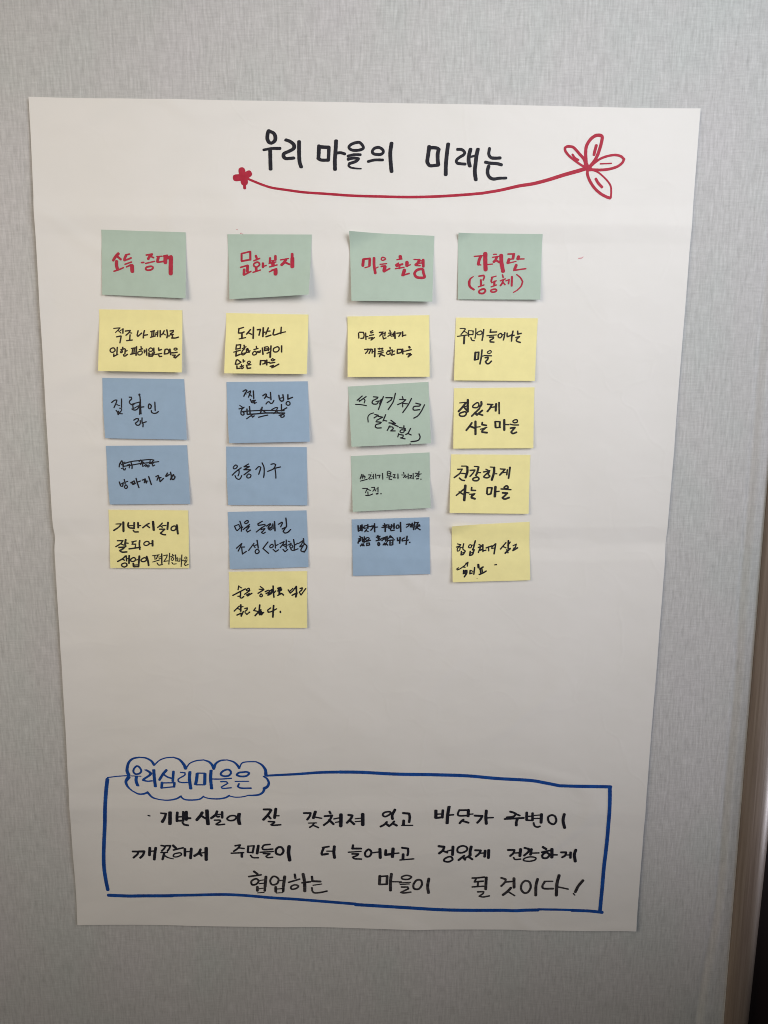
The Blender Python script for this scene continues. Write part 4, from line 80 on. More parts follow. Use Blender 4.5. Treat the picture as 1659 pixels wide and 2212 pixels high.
('c4','green','ink',[3717,-4238,4712,-4196,4726,-4894,3736,-4943],6,8,0,[[(0,[0.52,0.52,0.52,0.52],[1307,3369,1079,4200]),(0,[0.45,0.45,0.45,0.45],[1198,3884,1445,3807]),(0,[0.48,0.48,0.48,0.48],[1478,3380,1339,4187]),(0,[0.45,0.45,0.45,0.45],[1546,3626,1623,4122]),(0,[0.45,0.45,0.45,0.45],[1648,3685,1761,3933]),(0,[0.52,0.52,0.52,0.52],[1106,4589,1990,4314]),(0,[0.52,0.52,0.52,0.52],[2157,3531,2490,3553,2372,3859,2179,4139,2250,4301,2585,4240]),(0,[0.45,0.45,0.45,0.45],[2593,3926,2802,3867]),(0,[0.52,0.52,0.52,0.52],[2789,3469,2770,4283]),(0,[0.52,0.52,0.52,0.52],[3064,3435,3104,4285]),(0,[0.37,0.37,0.37,0.37],[2573,3172,2595,3194]),(0,[0.52,0.52,0.52,0.52],[3266,3710,3637,3683,3514,4208]),(0,[0.56,0.56,0.56,0.56],[3955,3390,3977,4449]),(0,[0.48,0.48,0.48,0.48],[4576,3149,4562,3829,4971,3804,5041,3285,4764,3036,4576,3149]),(0,[0.45,0.45,0.45,0.45],[4609,3361,5013,3545]),(0,[0.48,0.48,0.48,0.48],[4496,4139,5190,3976]),(0,[0.52,0.52,0.52,0.52],[4814,4213,4771,4503,5104,4567]),(0,[0.52,0.52,0.52,0.52],[5306,3722,5566,3708,5487,3965,5332,4269,5628,4320]),(0,[0.56,0.56,0.56,0.56],[5924,3628,5922,4476]),(0,[0.52,0.52,0.52,0.52],[6648,3415,6681,3637]),(0,[0.48,0.48,0.48,0.48],[6417,3850,6899,3903,6745,4155,6593,4365]),(0,[0.48,0.48,0.48,0.48],[6804,4211,6964,4390]),(0,[0.45,0.45,0.45,0.45],[6968,4170,7177,4132]),(0,[0.52,0.52,0.52,0.52],[7236,3716,7220,4617]),(0,[0.52,0.52,0.52,0.52],[7416,4022,7676,4008,7598,4213,7408,4493,7742,4516]),(0,[0.52,0.52,0.52,0.52],[7868,3654,7865,4661]),(0,[0.52,0.52,0.52,0.52],[8128,3651,8460,3747,8268,4132,8117,4258]),(0,[0.48,0.48,0.48,0.48],[8321,4052,8452,4250]),(0,[0.56,0.56,0.56,0.56],[8615,3338,8576,4342]),(0,[0.48,0.48,0.48,0.48],[8606,3914,8904,3819]),(0,[0.75,0.75,0.75,0.75],[8311,4691,8519,4674]),(0,[0.63,0.63,0.63,0.63],[8844,4801,8866,4813])],[(0,[0.52,0.52,0.52,0.52],[1356,5913,1987,5977,1830,6311,1709,6700]),(0,[0.52,0.52,0.52,0.52],[1962,6111,2351,6347]),(0,[0.56,0.56,0.56,0.56],[2010,6585,2034,7141]),(0,[0.6,0.6,0.6,0.6],[1727,7193,2144,7222,2618,7003]),(0,[0.52,0.52,0.52,0.52],[2511,5835,2883,5829,2838,6171,2659,6504]),(0,[0.49,0.49,0.49,0.49],[2852,6224,3054,6500]),(0,[0.45,0.45,0.45,0.45],[3003,6151,3286,6118]),(0,[0.56,0.56,0.56,0.56],[3329,5859,3310,6706]),(0,[0.82,0.82,0.82,0.82],[3102,7005,3289,6987]),(0,[0.71,0.71,0.71,0.71],[3676,7013,3698,7036])]]),
('c5','blue','ink',[3718,-5052,4715,-5031,4727,-5774,3725,-5794],2,2,0,[[(0,[0.8,0.8,0.8,0.8],[807,1132,838,2122]),(0,[0.8,0.8,0.8,0.8],[1130,1143,1080,1976]),(0,[0.61,0.61,0.61,0.61],[838,1628,1101,1534]),(0,[0.68,0.68,0.68,0.68],[853,2113,1140,1958]),(0,[0.8,0.8,0.8,0.8],[1319,996,1303,2087]),(0,[0.64,0.64,0.64,0.64],[1349,1491,1537,1457]),(0,[0.64,0.64,0.64,0.64],[1939,1121,1593,1212,1550,1632,1948,1564]),(0,[0.8,0.8,0.8,0.8],[2069,971,2059,1651]),(0,[0.61,0.61,0.61,0.61],[2101,1364,2251,1317]),(0,[0.72,0.72,0.72,0.72],[1892,1840,1654,2254]),(0,[0.68,0.68,0.68,0.68],[1829,2044,2089,2239]),(0,[0.76,0.76,0.76,0.76],[2364,1342,2815,1204,2659,1641,2429,2024]),(0,[0.8,0.8,0.8,0.8],[2932,847,2935,2300]),(0,[0.68,0.68,0.68,0.68],[2961,1497,3299,1458]),(0,[0.68,0.68,0.68,0.68],[4206,893,4292,1164]),(0,[0.76,0.76,0.76,0.76],[4029,1247,4563,1112,4100,1538]),(0,[0.72,0.72,0.72,0.72],[3875,1561,4633,1505]),(0,[0.83,0.83,0.83,0.83],[4309,1617,4285,2296]),(0,[0.72,0.72,0.72,0.72],[4765,1119,4758,1716,5095,1697]),(0,[0.68,0.68,0.68,0.68],[5103,1079,5095,1676]),(0,[0.53,0.53,0.53,0.53],[4799,1429,5062,1376]),(0,[0.53,0.53,0.53,0.53],[5176,1236,5364,1181]),(0,[0.53,0.53,0.53,0.53],[5173,1483,5361,1449]),(0,[0.8,0.8,0.8,0.8],[5442,958,5431,1842]),(0,[0.72,0.72,0.72,0.72],[4958,1898,5052,2189,5450,2111]),(1,[0.68,0.68,0.68,0.68],[5888,1190,5712,1492,5784,1803,6055,1659,6023,1246]),(0,[0.83,0.83,0.83,0.83],[6268,761,6294,2408]),(0,[0.68,0.68,0.68,0.68],[7051,1149,7426,1059,7310,1395,7023,1642]),(0,[0.72,0.72,0.72,0.72],[7477,1215,7726,1080,7533,1608]),(0,[0.72,0.72,0.72,0.72],[7803,939,7757,1668]),(0,[0.61,0.61,0.61,0.61],[7836,1310,8024,1214]),(0,[0.8,0.8,0.8,0.8],[8104,775,7940,2116]),(0,[0.68,0.68,0.68,0.68],[8230,882,8575,843,8400,1176]),(0,[0.68,0.68,0.68,0.68],[8263,1326,8721,1260]),(0,[0.72,0.72,0.72,0.72],[8185,1631,8771,1467]),(0,[0.72,0.72,0.72,0.72],[8508,1561,8181,2022]),(0,[0.76,0.76,0.76,0.76],[8430,1815,8787,2167])],[(0,[0.72,0.72,0.72,0.72],[990,3045,1137,3236]),(0,[0.68,0.68,0.68,0.68],[810,3533,1173,3361]),(0,[0.76,0.76,0.76,0.76],[1057,3563,811,3946,761,4284]),(0,[0.65,0.65,0.65,0.65],[938,4002,1145,3700]),(0,[0.76,0.76,0.76,0.76],[1324,3263,1350,4047]),(0,[0.61,0.61,0.61,0.61],[1371,3656,1522,3610]),(0,[0.8,0.8,0.8,0.8],[1588,3169,1537,4157]),(0,[0.76,0.76,0.76,0.76],[1270,4395,1055,4758]),(0,[0.72,0.72,0.72,0.72],[1208,4547,1378,4738]),(0,[0.72,0.72,0.72,0.72],[1481,4402,1282,4663]),(0,[0.69,0.69,0.69,0.69],[1419,4503,1543,4744]),(1,[0.68,0.68,0.68,0.68],[1976,3317,1748,3515,1820,3775,2144,3683,2185,3396]),(0,[0.72,0.72,0.72,0.72],[1704,4028,2367,3815]),(0,[0.72,0.72,0.72,0.72],[1888,4292,1866,4735,2243,4614,2211,4273,1887,4313]),(0,[0.91,0.91,0.91,0.91],[3338,3025,3270,3105]),(0,[0.72,0.72,0.72,0.72],[3139,3306,3614,3137,3324,3518]),(0,[0.65,0.65,0.65,0.65],[3348,3385,3609,3580]),(0,[0.72,0.72,0.72,0.72],[3094,3922,3719,3759]),(0,[0.61,0.61,0.61,0.61],[3383,3644,3395,3809]),(1,[0.76,0.76,0.76,0.76],[3360,4241,3311,4548,3405,4788,3558,4556,3464,4265]),(0,[0.72,0.72,0.72,0.72],[3797,3535,4197,3364,3982,3747,3844,3928]),(0,[0.65,0.65,0.65,0.65],[4057,3719,4246,3654]),(0,[0.68,0.68,0.68,0.68],[4326,3265,4316,4047]),(0,[0.76,0.76,0.76,0.76],[4514,3169,4540,4107]),(0,[0.72,0.72,0.72,0.72],[4199,4342,3985,4674]),(0,[0.69,0.69,0.69,0.69],[4160,4474,4307,4685]),(0,[0.69,0.69,0.69,0.69],[4463,4299,4210,4682]),(0,[0.72,0.72,0.72,0.72],[4385,4503,4570,4725]),(0,[0.68,0.68,0.68,0.68],[4928,3080,4712,3567]),(0,[0.68,0.68,0.68,0.68],[4965,3133,5312,3588]),(0,[0.68,0.68,0.68,0.68],[4850,3366,5150,3376]),(0,[0.72,0.72,0.72,0.72],[4670,3926,5444,3850]),(0,[0.76,0.76,0.76,0.76],[4893,4088,4855,4735]),(0,[0.69,0.69,0.69,0.69],[5254,4070,5232,4645]),(0,[0.53,0.53,0.53,0.53],[4874,4417,5235,4326]),(0,[0.69,0.69,0.69,0.69],[4870,4756,5246,4697]),(0,[0.76,0.76,0.76,0.76],[5846,3524,5855,4018,6119,3925]),(0,[0.84,0.84,0.84,0.84],[6199,3434,6120,4470]),(0,[0.72,0.72,0.72,0.72],[6746,3556,6473,3783,6469,4091,6868,4012]),(0,[0.8,0.8,0.8,0.8],[7102,3259,7018,4059,6958,4705]),(0,[0.65,0.65,0.65,0.65],[7070,4061,7282,3934]),(0,[0.84,0.84,0.84,0.84],[7412,4371,7442,4382])]]),
('d1','green','red',[5044,-1548,6060,-1563,6045,-2334,5048,-2323],2,6,0,[[(0,[0.76,0.76,0.76,0.76],[1940,3452,2934,3336]),(0,[1.6,1.6,1.6,1.6],[2713,3444,2523,4019,2445,4636]),(0,[0.7,0.7,0.7,0.7],[2334,4681,2739,4739]),(0,[2.29,2.29,2.29,2.29],[3258,3042,3271,4188,3319,5422]),(0,[0.7,0.7,0.7,0.7],[3506,4671,4134,4586]),(0,[0.69,0.69,0.69,0.69],[4233,3120,4601,3090]),(0,[0.69,0.69,0.69,0.69],[4134,3563,4953,3396]),(0,[1.39,1.39,1.39,1.39],[4642,3513,4474,4001,4283,4249]),(0,[1.18,1.18,1.18,1.18],[4558,4017,5002,4331]),(0,[2.15,2.15,2.15,2.15],[5161,3288,5212,4347,5428,5652]),(0,[0.83,0.83,0.83,0.83],[5971,3058,6756,3006]),(0,[1.46,1.46,1.46,1.46],[6652,3069,6595,3715]),(0,[0.76,0.76,0.76,0.76],[6630,3733,6041,3897]),(0,[1.6,1.6,1.6,1.6],[6110,3853,5980,4384]),(0,[0.69,0.69,0.69,0.69],[5946,4473,6952,4154]),(0,[1.73,1.73,1.73,1.73],[7251,3443,7174,3754]),(0,[0.76,0.76,0.76,0.76],[7203,3798,7919,3765]),(0,[1.6,1.6,1.6,1.6],[6998,4729,6814,5350]),(0,[0.84,0.84,0.84,0.84],[6713,5527,8147,5250])],[(0,[0.49,0.49,1.4,1.4],[1859,6490,1497,6844,1360,7285]),(0,[1.54,1.54,1.05,1.05],[1360,7285,1377,7813,1542,8164,1931,8497]),(0,[0.91,0.91,0.91,0.91],[2525,6441,3105,6323,3178,6569,3042,7010]),(0,[1.12,1.12,1.12,1.12],[2762,7030,2791,7805]),(0,[0.77,0.77,0.77,0.77],[2470,8071,3142,7777]),(1,[1.05,1.05,1.05,1.05],[2917,8439,2581,8687,2620,9022,3064,9064,3328,8701,3198,8420]),(0,[0.7,0.7,0.7,0.7],[4599,6427,4034,6625]),(0,[1.05,1.05,1.05,1.05],[4125,6606,4013,7181]),(0,[0.7,0.7,0.7,0.7],[4044,7427,4623,7133]),(0,[1.12,1.12,1.12,1.12],[4414,7240,4385,7708]),(0,[0.77,0.77,0.77,0.77],[4017,8063,4653,7768]),(1,[0.91,0.91,0.91,0.91],[4325,8432,3989,8592,4063,8839,4471,8837,4693,8589,4571,8430]),(0,[0.84,0.84,0.84,0.84],[5360,6218,5457,6624]),(0,[0.77,0.77,0.77,0.77],[5129,7129,5706,6834]),(0,[0.98,0.98,0.98,0.98],[5485,6995,5332,7526,5147,7862]),(0,[0.84,0.84,0.84,0.84],[5448,7366,5686,7718]),(0,[0.77,0.77,0.77,0.77],[5796,7125,6199,6919]),(0,[0.91,0.91,0.91,0.91],[6165,6973,6105,7565]),(0,[1.12,1.12,1.12,1.12],[6507,6502,6497,7872]),(0,[0.7,0.7,0.91,0.91],[7075,6162,7526,6627,7806,7245]),(0,[0.91,0.91,0.63,0.63],[7806,7245,7624,7955,7144,8577,6728,8888])]]),
('d2','yellow','brush',[5028,-2538,6032,-2551,6010,-3310,5007,-3298],4,4,0,[[(0,[0.46,0.46,0.46,0.46],[544,1707,1150,1700,1210,1810]),(0,[0.67,0.67,0.67,0.67],[1189,1810,951,2258,698,2659]),(0,[0.53,0.53,0.53,0.53],[1128,2182,1514,2483]),(0,[0.6,0.6,0.6,0.6],[271,2960,1038,2812,2104,2634]),(0,[1,1,1,1.0],[1111,2858,1088,4090]),(0,[0.57,0.57,0.57,0.57],[1589,2084,1649,2972]),(0,[0.5,0.5,0.5,0.5],[1602,2037,2195,2077,2155,2689,1690,2638]),(0,[0.5,0.5,0.5,0.5],[2124,2105,2189,2614]),(0,[0.6,0.6,0.6,0.6],[2484,1703,2496,2611,2422,3260]),(0,[0.68,0.68,0.68,0.68],[1918,3145,2058,3542,2347,3632]),(1,[0.6,0.6,0.6,0.6],[3016,2095,2646,2377,2761,2654,3103,2650,3274,2389,3159,2112]),(0,[0.82,0.82,0.82,0.82],[3451,1858,3393,2786,3309,3547]),(0,[0.75,0.75,0.75,0.75],[4327,1820,4248,2266,5038,2211]),(0,[0.6,0.6,0.6,0.6],[3873,2827,5032,2684]),(0,[0.78,0.78,0.78,0.78],[4201,3055,4671,3022,4678,3235,4287,3536,4317,3795,4768,3837]),(1,[0.71,0.71,0.71,0.71],[5523,2437,5260,2672,5307,3042,5546,3133,5734,2759,5595,2455]),(0,[0.53,0.53,0.53,0.53],[5645,2900,5871,2591]),(0,[0.78,0.78,0.78,0.78],[6054,2311,6004,2942,5914,3481]),(0,[0.78,0.78,0.78,0.78],[6343,2400,6358,2845,6453,2937,7027,2578]),(0,[0.78,0.78,0.78,0.78],[7045,2067,6932,2931,6920,3655]),(0,[0.57,0.57,0.57,0.57],[7000,2838,7245,2705]),(0,[0.78,0.78,0.78,0.78],[7616,2061,7646,2534,8056,2408]),(0,[0.64,0.64,0.64,0.64],[7415,3065,7894,2893]),(0,[0.78,0.78,0.78,0.78],[7826,2986,7533,3389,7578,3666,7999,3847])],[(0,[1.15,1.15,1.15,1.15],[2544,5501,2492,6669]),(0,[0.72,0.72,0.72,0.72],[2558,5482,2972,5441]),(0,[1,1,1,1.0],[2937,5478,2912,6544]),(0,[0.72,0.72,0.72,0.72],[2522,6706,2934,6572]),(0,[0.86,0.86,0.86,0.86],[3341,5103,3282,6216,3143,7330]),(0,[0.64,0.64,0.64,0.64],[3364,6086,3527,6047]),(1,[0.61,0.61,0.61,0.61],[4289,5205,4023,5393,4065,5606,4373,5602,4495,5388,4411,5203]),(0,[0.72,0.72,0.72,0.72],[3647,5981,4529,6018]),(0,[0.86,0.86,0.86,0.86],[3765,6322,4129,6272,4081,6579,3820,6952,3973,7256,4245,7254,4542,6871])]]),
('d3','yellow','brush',[5013,-3395,6015,-3389,6015,-4146,5007,-4144],5,4,0,[[(0,[0.55,0.55,0.55,0.55],[726,2437,1580,2332]),(0,[1.09,1.09,1.09,1.09],[1487,2446,1116,3096,616,3841]),(0,[0.95,0.95,0.95,0.95],[1202,3020,1615,3660]),(0,[0.66,0.66,0.66,0.66],[1369,3051,1731,2930]),(0,[1.24,1.24,1.24,1.24],[1742,1949,1755,3892]),(1,[0.88,0.88,0.88,0.88],[1197,3944,743,4199,819,4565,1277,4638,1585,4275,1472,3918]),(1,[0.8,0.8,0.8,0.8],[2834,2463,2397,2919,2436,3208,2929,3213,3128,2831,3052,2465]),(0,[1.16,1.16,1.16,1.16],[3427,2307,3446,2739,3269,3102]),(0,[0.95,0.95,0.95,0.95],[3221,3380,2270,4629]),(0,[1.24,1.24,1.24,1.24],[2663,4095,2928,4415]),(0,[1.02,1.02,1.02,1.02],[3573,3720,2956,4367]),(0,[0.95,0.95,0.95,0.95],[3100,4272,3618,4489]),(0,[0.87,0.87,0.87,0.87],[4206,2700,4866,2756]),(0,[1.02,1.02,1.02,1.02],[4722,2822,4490,3423,4205,3881]),(0,[0.73,0.73,0.73,0.73],[4597,3233,5103,3143]),(0,[1.17,1.17,1.17,1.17],[5278,2665,5241,3768]),(0,[0.87,0.87,0.87,0.87],[5638,2430,5682,4252])],[(0,[1.03,1.03,1.03,1.03],[2289,5754,2019,6280,1612,6969]),(0,[1.03,1.03,1.03,1.03],[2034,6300,2661,6603]),(0,[1.17,1.17,1.17,1.17],[2737,5518,2760,7632]),(0,[0.66,0.66,0.66,0.66],[2834,6480,3327,6388]),(0,[0.95,0.95,0.95,0.95],[3595,5699,3556,6054,4109,6184]),(0,[0.66,0.66,0.66,0.66],[3383,6821,4163,6511]),(0,[1.03,1.03,1.03,1.03],[3968,6605,3589,7063,3591,7284,4195,7384]),(0,[1.1,1.1,1.1,1.1],[5205,5589,5252,6482]),(0,[0.8,0.8,0.8,0.8],[5219,5542,5807,5595]),(0,[1.03,1.03,1.03,1.03],[5786,5643,5760,6486]),(0,[0.81,0.81,0.81,0.81],[5304,6569,5855,6506]),(0,[1.25,1.25,1.25,1.25],[6326,5313,6347,6942]),(0,[0.73,0.73,0.73,0.73],[6459,6052,6880,6084]),(1,[0.73,0.73,0.73,0.73],[7704,5278,7395,5515,7566,5775,7927,5692,7944,5348]),(0,[0.73,0.73,0.73,0.73],[7061,6009,7534,6138,8115,6143]),(0,[0.95,0.95,0.95,0.95],[7120,6661,7671,6570,7457,6903,7201,7284,7422,7554,7877,7337])]]),
('d4','yellow','brush',[4985,-4222,5988,-4233,5978,-4984,4969,-4965],6,4,0,[[(0,[0.74,0.74,0.74,0.74],[892,2545,1464,2510,1148,3287]),(0,[0.89,0.89,0.89,0.89],[1148,3287,485,3968]),(0,[0.74,0.74,0.74,0.74],[1235,3207,1883,3280]),(0,[0.67,0.67,0.67,0.67],[1359,1995,2005,1990]),(0,[1.26,1.26,1.26,1.26],[2096,2138,2120,2981,1911,3925]),(0,[0.82,0.82,0.82,0.82],[1140,4031,1426,4356,1796,4451]),(0,[0.82,0.82,0.82,0.82],[2460,2700,3069,2645,2837,3173,2466,3751]),(0,[0.67,0.67,0.67,0.67],[2976,2031,3549,2076]),(0,[1.12,1.12,1.12,1.12],[3514,2156,3384,2969,3227,3546]),(0,[0.67,0.67,0.67,0.67],[3511,3087,3791,3085]),(1,[0.89,0.89,0.89,0.89],[3365,3832,2870,4084,2913,4411,3377,4456,3614,4157,3476,3880]),(0,[0.67,0.67,0.67,0.67],[4454,2485,4886,2758]),(0,[0.82,0.82,0.82,0.82],[4170,2963,4944,2728]),(1,[0.86,0.86,0.86,0.86],[4875,2907,4330,3556,4233,3854,4691,3948,4979,3649,4752,3354]),(0,[0.67,0.67,0.67,0.67],[4997,2114,5520,2159]),(0,[1.27,1.27,1.27,1.27],[5484,2209,5480,3050,5235,4290]),(0,[0.67,0.67,0.67,0.67],[5521,3248,5852,3245]),(0,[0.74,0.74,0.74,0.74],[6275,2420,6886,2464]),(0,[0.97,0.97,0.97,0.97],[6792,2564,6509,3041,6224,3459]),(0,[0.67,0.67,0.67,0.67],[6597,3041,6949,2998]),(0,[0.82,0.82,0.82,0.82],[7160,2561,7105,3412]),(0,[0.97,0.97,0.97,0.97],[7481,2143,7428,3033,7339,3973])],[(0,[0.82,0.82,0.82,0.82],[1772,5880,1354,6361,799,6992]),(0,[0.82,0.82,0.82,0.82],[1149,6383,1807,6931]),(0,[1.42,1.42,1.42,1.42],[1908,5313,1872,6454,1809,7794]),(0,[0.75,0.75,0.75,0.75],[1886,6425,2389,6548]),(0,[0.9,0.9,0.9,0.9],[2717,5622,2689,6099,3213,6123]),(0,[0.67,0.67,0.67,0.67],[2482,6795,3150,6659]),(0,[1.13,1.13,1.13,1.13],[3019,6759,2732,7119,2737,7367,3168,7531]),(0,[0.97,0.97,0.97,0.97],[4691,5681,4652,6623]),(0,[0.82,0.82,0.82,0.82],[4704,5632,5300,5626]),(0,[0.97,0.97,0.97,0.97],[5279,5675,5167,6597]),(0,[0.9,0.9,0.9,0.9],[4766,6790,5153,6667]),(0,[1.35,1.35,1.35,1.35],[5717,5473,5663,7087]),(0,[0.75,0.75,0.75,0.75],[5859,6273,6197,6210]),(1,[0.9,0.9,0.9,0.9],[7074,5281,6808,5561,6952,5737,7289,5655,7282,5378]),(0,[0.82,0.82,0.82,0.82],[6438,5812,7013,5855,7677,5918]),(0,[1.05,1.05,1.05,1.05],[6637,6463,7234,6506,6892,6994,6633,7293,6903,7518,7472,7254])]]),
('d5','yellow','ink',[5002,-5142,6002,-5096,6026,-5862,5019,-5881],5,3,0,[[(0,[0.65,0.65,0.65,0.65],[718,3331,1149,3510]),(0,[0.69,0.69,0.69,0.69],[598,3888,1072,3680]),(1,[0.61,0.61,0.61,0.61],[959,3806,707,4202,701,4592,988,4423,1054,3935]),(0,[0.53,0.53,0.53,0.53],[1105,4040,1368,3953]),(0,[0.69,0.69,0.69,0.69],[1525,3348,1417,4242,1682,4564]),(0,[0.76,0.76,0.76,0.76],[1209,4661,1142,5251,1428,5164,1696,4687]),(0,[0.54,0.54,0.54,0.54],[1220,4968,1657,4787]),(1,[0.65,0.65,0.65,0.65],[2308,3577,2131,3976,2414,4094,2568,3715]),(0,[0.53,0.53,0.53,0.53],[2493,3741,2793,3605]),(0,[0.84,0.84,0.84,0.84],[3026,2926,2804,4014,2649,4464]),(0,[0.84,0.84,0.84,0.84],[2346,4723,2263,5392,2625,5227,2858,4445]),(0,[0.57,0.57,0.57,0.57],[2342,5029,2704,4844]),(0,[0.65,0.65,0.65,0.65],[3482,3594,3764,3763]),(0,[0.73,0.73,0.73,0.73],[3401,4098,3987,3847]),(0,[0.76,0.76,0.76,0.76],[3685,4084,3547,4462,3391,4942]),(0,[0.84,0.84,0.84,0.84],[3620,4568,3981,4405]),(0,[0.84,0.84,0.84,0.84],[3990,3644,3977,4791]),(0,[0.65,0.65,0.65,0.65],[4053,4693,4368,4588]),(0,[0.73,0.73,0.73,0.73],[4696,4039,4726,4730]),(0,[0.73,0.73,0.73,0.73],[4395,4225,5184,3894]),(0,[0.65,0.65,0.65,0.65],[5184,3894,5119,4346]),(0,[0.65,0.65,0.65,0.65],[5219,4048,5598,3584]),(0,[0.61,0.61,0.61,0.61],[5179,4349,5442,4262]),(0,[0.84,0.84,0.84,0.84],[5650,3587,5394,5251]),(0,[0.73,0.73,0.73,0.73],[6968,3460,6240,4508]),(0,[0.69,0.69,0.69,0.69],[6580,4093,6960,4346]),(0,[0.88,0.88,0.88,0.88],[7285,3126,7236,4442]),(0,[0.69,0.69,0.69,0.69],[7529,3392,7203,3957]),(0,[0.92,0.92,0.92,0.92],[7497,4496,6832,5225]),(0,[0.84,0.84,0.84,0.84],[7061,4674,7192,5164]),(0,[0.65,0.65,0.65,0.65],[7890,4045,8311,3788,8172,4332]),(0,[0.84,0.84,0.84,0.84],[8021,4424,7846,4846,8455,4427])],[(0,[0.61,0.61,0.61,0.61],[784,7467,549,7661,629,7840,1022,7622,1629,7036,1994,6573]),(0,[0.69,0.69,0.69,0.69],[2010,6543,1911,7233]),(0,[0.61,0.61,0.61,0.61],[1722,6734,1896,6640]),(0,[0.58,0.58,0.58,0.58],[1417,7210,1639,7425,1265,7356]),(0,[0.85,0.85,0.85,0.85],[1430,7947,1400,8540]),(0,[0.85,0.85,0.85,0.85],[1655,7958,1610,8528]),(0,[0.85,0.85,0.85,0.85],[1842,7966,1821,8456,1506,9087]),(0,[0.81,0.81,0.81,0.81],[2277,7985,2225,8575,2511,8465]),(0,[0.58,0.58,0.58,0.58],[2382,7990,2604,8184]),(0,[0.81,0.81,0.81,0.81],[2860,7502,2733,8679]),(0,[1.23,1.23,1.23,1.23],[3337,7046,3362,7525]),(0,[0.85,0.85,0.85,0.85],[3508,7817,3947,7450]),(0,[0.92,0.92,0.92,0.92],[3583,7840,3650,8535]),(0,[0.65,0.65,0.65,0.65],[3794,7748,3863,8320]),(0,[0.81,0.81,0.81,0.81],[3423,8759,3860,8544,4337,8179]),(0,[0.65,0.65,0.65,0.65],[5450,7145,5660,7104]),(0,[0.31,0.31,0.31,0.31],[3122,9459,3159,9471])]])
]

# ------------------------------------------------------------------ materials
def mat(name, base, rough=.6, spec=.3):
    m = bpy.data.materials.new(name); m.use_nodes = True; nt = m.node_tree
    b = nt.nodes['Principled BSDF']; b.inputs['Base Color'].default_value = (*base, 1)
    b.inputs['Roughness'].default_value = rough; b.inputs['Specular IOR Level'].default_value = spec
    return m, nt, b
def N(nt, kind, **kw):
    n = nt.nodes.new(kind)
    for k, v in kw.items():
        if k in n.inputs: n.inputs[k].default_value = v
        else: setattr(n, k, v)
    return n
def mapped(nt, scale, rot=(0, 0, 0), kind='Object'):
    tc = N(nt, 'ShaderNodeTexCoord'); mp = N(nt, 'ShaderNodeMapping'); mp.inputs['Scale'].default_value = scale; mp.inputs['Rotation'].default_value = rot
    nt.links.new(tc.outputs[kind], mp.inputs[0]); return mp.outputs[0]
def noi(nt, vec, scale, detail=3, rough=.55):
    n = N(nt, 'ShaderNodeTexNoise'); n.inputs['Scale'].default_value = scale; n.inputs['Detail'].default_value = detail; n.inputs['Roughness'].default_value = rough
    nt.links.new(vec, n.inputs['Vector']); return n.outputs['Fac']
def ramp(nt, fac, stops):
    r = N(nt, 'ShaderNodeValToRGB'); e = r.color_ramp.elements
    e[0].position, e[0].color = stops[0][0], (*stops[0][1], 1); e[1].position, e[1].color = stops[-1][0], (*stops[-1][1], 1)
    for pz, c in stops[1:-1]:
        k = e.new(pz); k.color = (*c, 1)
    nt.links.new(fac, r.inputs[0]); return r.outputs[0]
def mix(nt, a, b, fac, mode='MULTIPLY'):
    n = N(nt, 'ShaderNodeMix'); n.data_type = 'RGBA'; n.blend_type = mode; n.inputs[0].default_value = fac
    nt.links.new(a, n.inputs[6]); nt.links.new(b, n.inputs[7]); return n.outputs[2]
def math_(nt, op, a, b):
    n = N(nt, 'ShaderNodeMath'); n.operation = op
    for i, v in enumerate((a, b)):
        if isinstance(v, (int, float)): n.inputs[i].default_value = v
        else: nt.links.new(v, n.inputs[i])
    return n.outputs[0]
def bump(nt, b, h, strength, dist):
    n = N(nt, 'ShaderNodeBump'); n.inputs['Strength'].default_value = strength; n.inputs['Distance'].default_value = dist
    nt.links.new(h, n.inputs['Height']); nt.links.new(n.outputs[0], b.inputs['Normal'])

def g3(v): return (v, v, v)
def wallpaper():
    m, nt, b = mat('woven_wallpaper', (.46, .46, .45), .75, .25)
    vthr = noi(nt, mapped(nt, (380, 1, 42)), 1, 3, .6)         # upright threads
    hthr = noi(nt, mapped(nt, (60, 1, 520)), 1, 3, .6)         # weft threads
    slub = noi(nt, mapped(nt, (210, 1, 60)), 1, 4, .65)        # slubs
    big = noi(nt, mapped(nt, (3, 1, 2)), 1, 2, .5)
    tone = noi(nt, mapped(nt, (9, 1, 6)), 1, 3, .5)
    base = ramp(nt, tone, [(.3, (.528, .552, .55)), (.5, (.548, .55, .555)), (.7, (.562, .555, .57))])
    base = mix(nt, base, ramp(nt, vthr, [(.28, g3(.84)), (.72, g3(1.10))]), 1)
    base = mix(nt, base, ramp(nt, hthr, [(.28, g3(.91)), (.72, g3(1.07))]), 1)
    base = mix(nt, base, ramp(nt, slub, [(.30, g3(.90)), (.46, g3(1.0)), (.75, g3(1.03))]), 1)
    base = mix(nt, base, ramp(nt, big, [(.3, g3(.97)), (.7, g3(1.03))]), 1)
    nt.links.new(base, b.inputs['Base Color'])
    h = math_(nt, 'ADD', math_(nt, 'MULTIPLY', vthr, 1.0), math_(nt, 'ADD', math_(nt, 'MULTIPLY', hthr, .6), slub))
    bump(nt, b, h, .5, .0006)
    return m
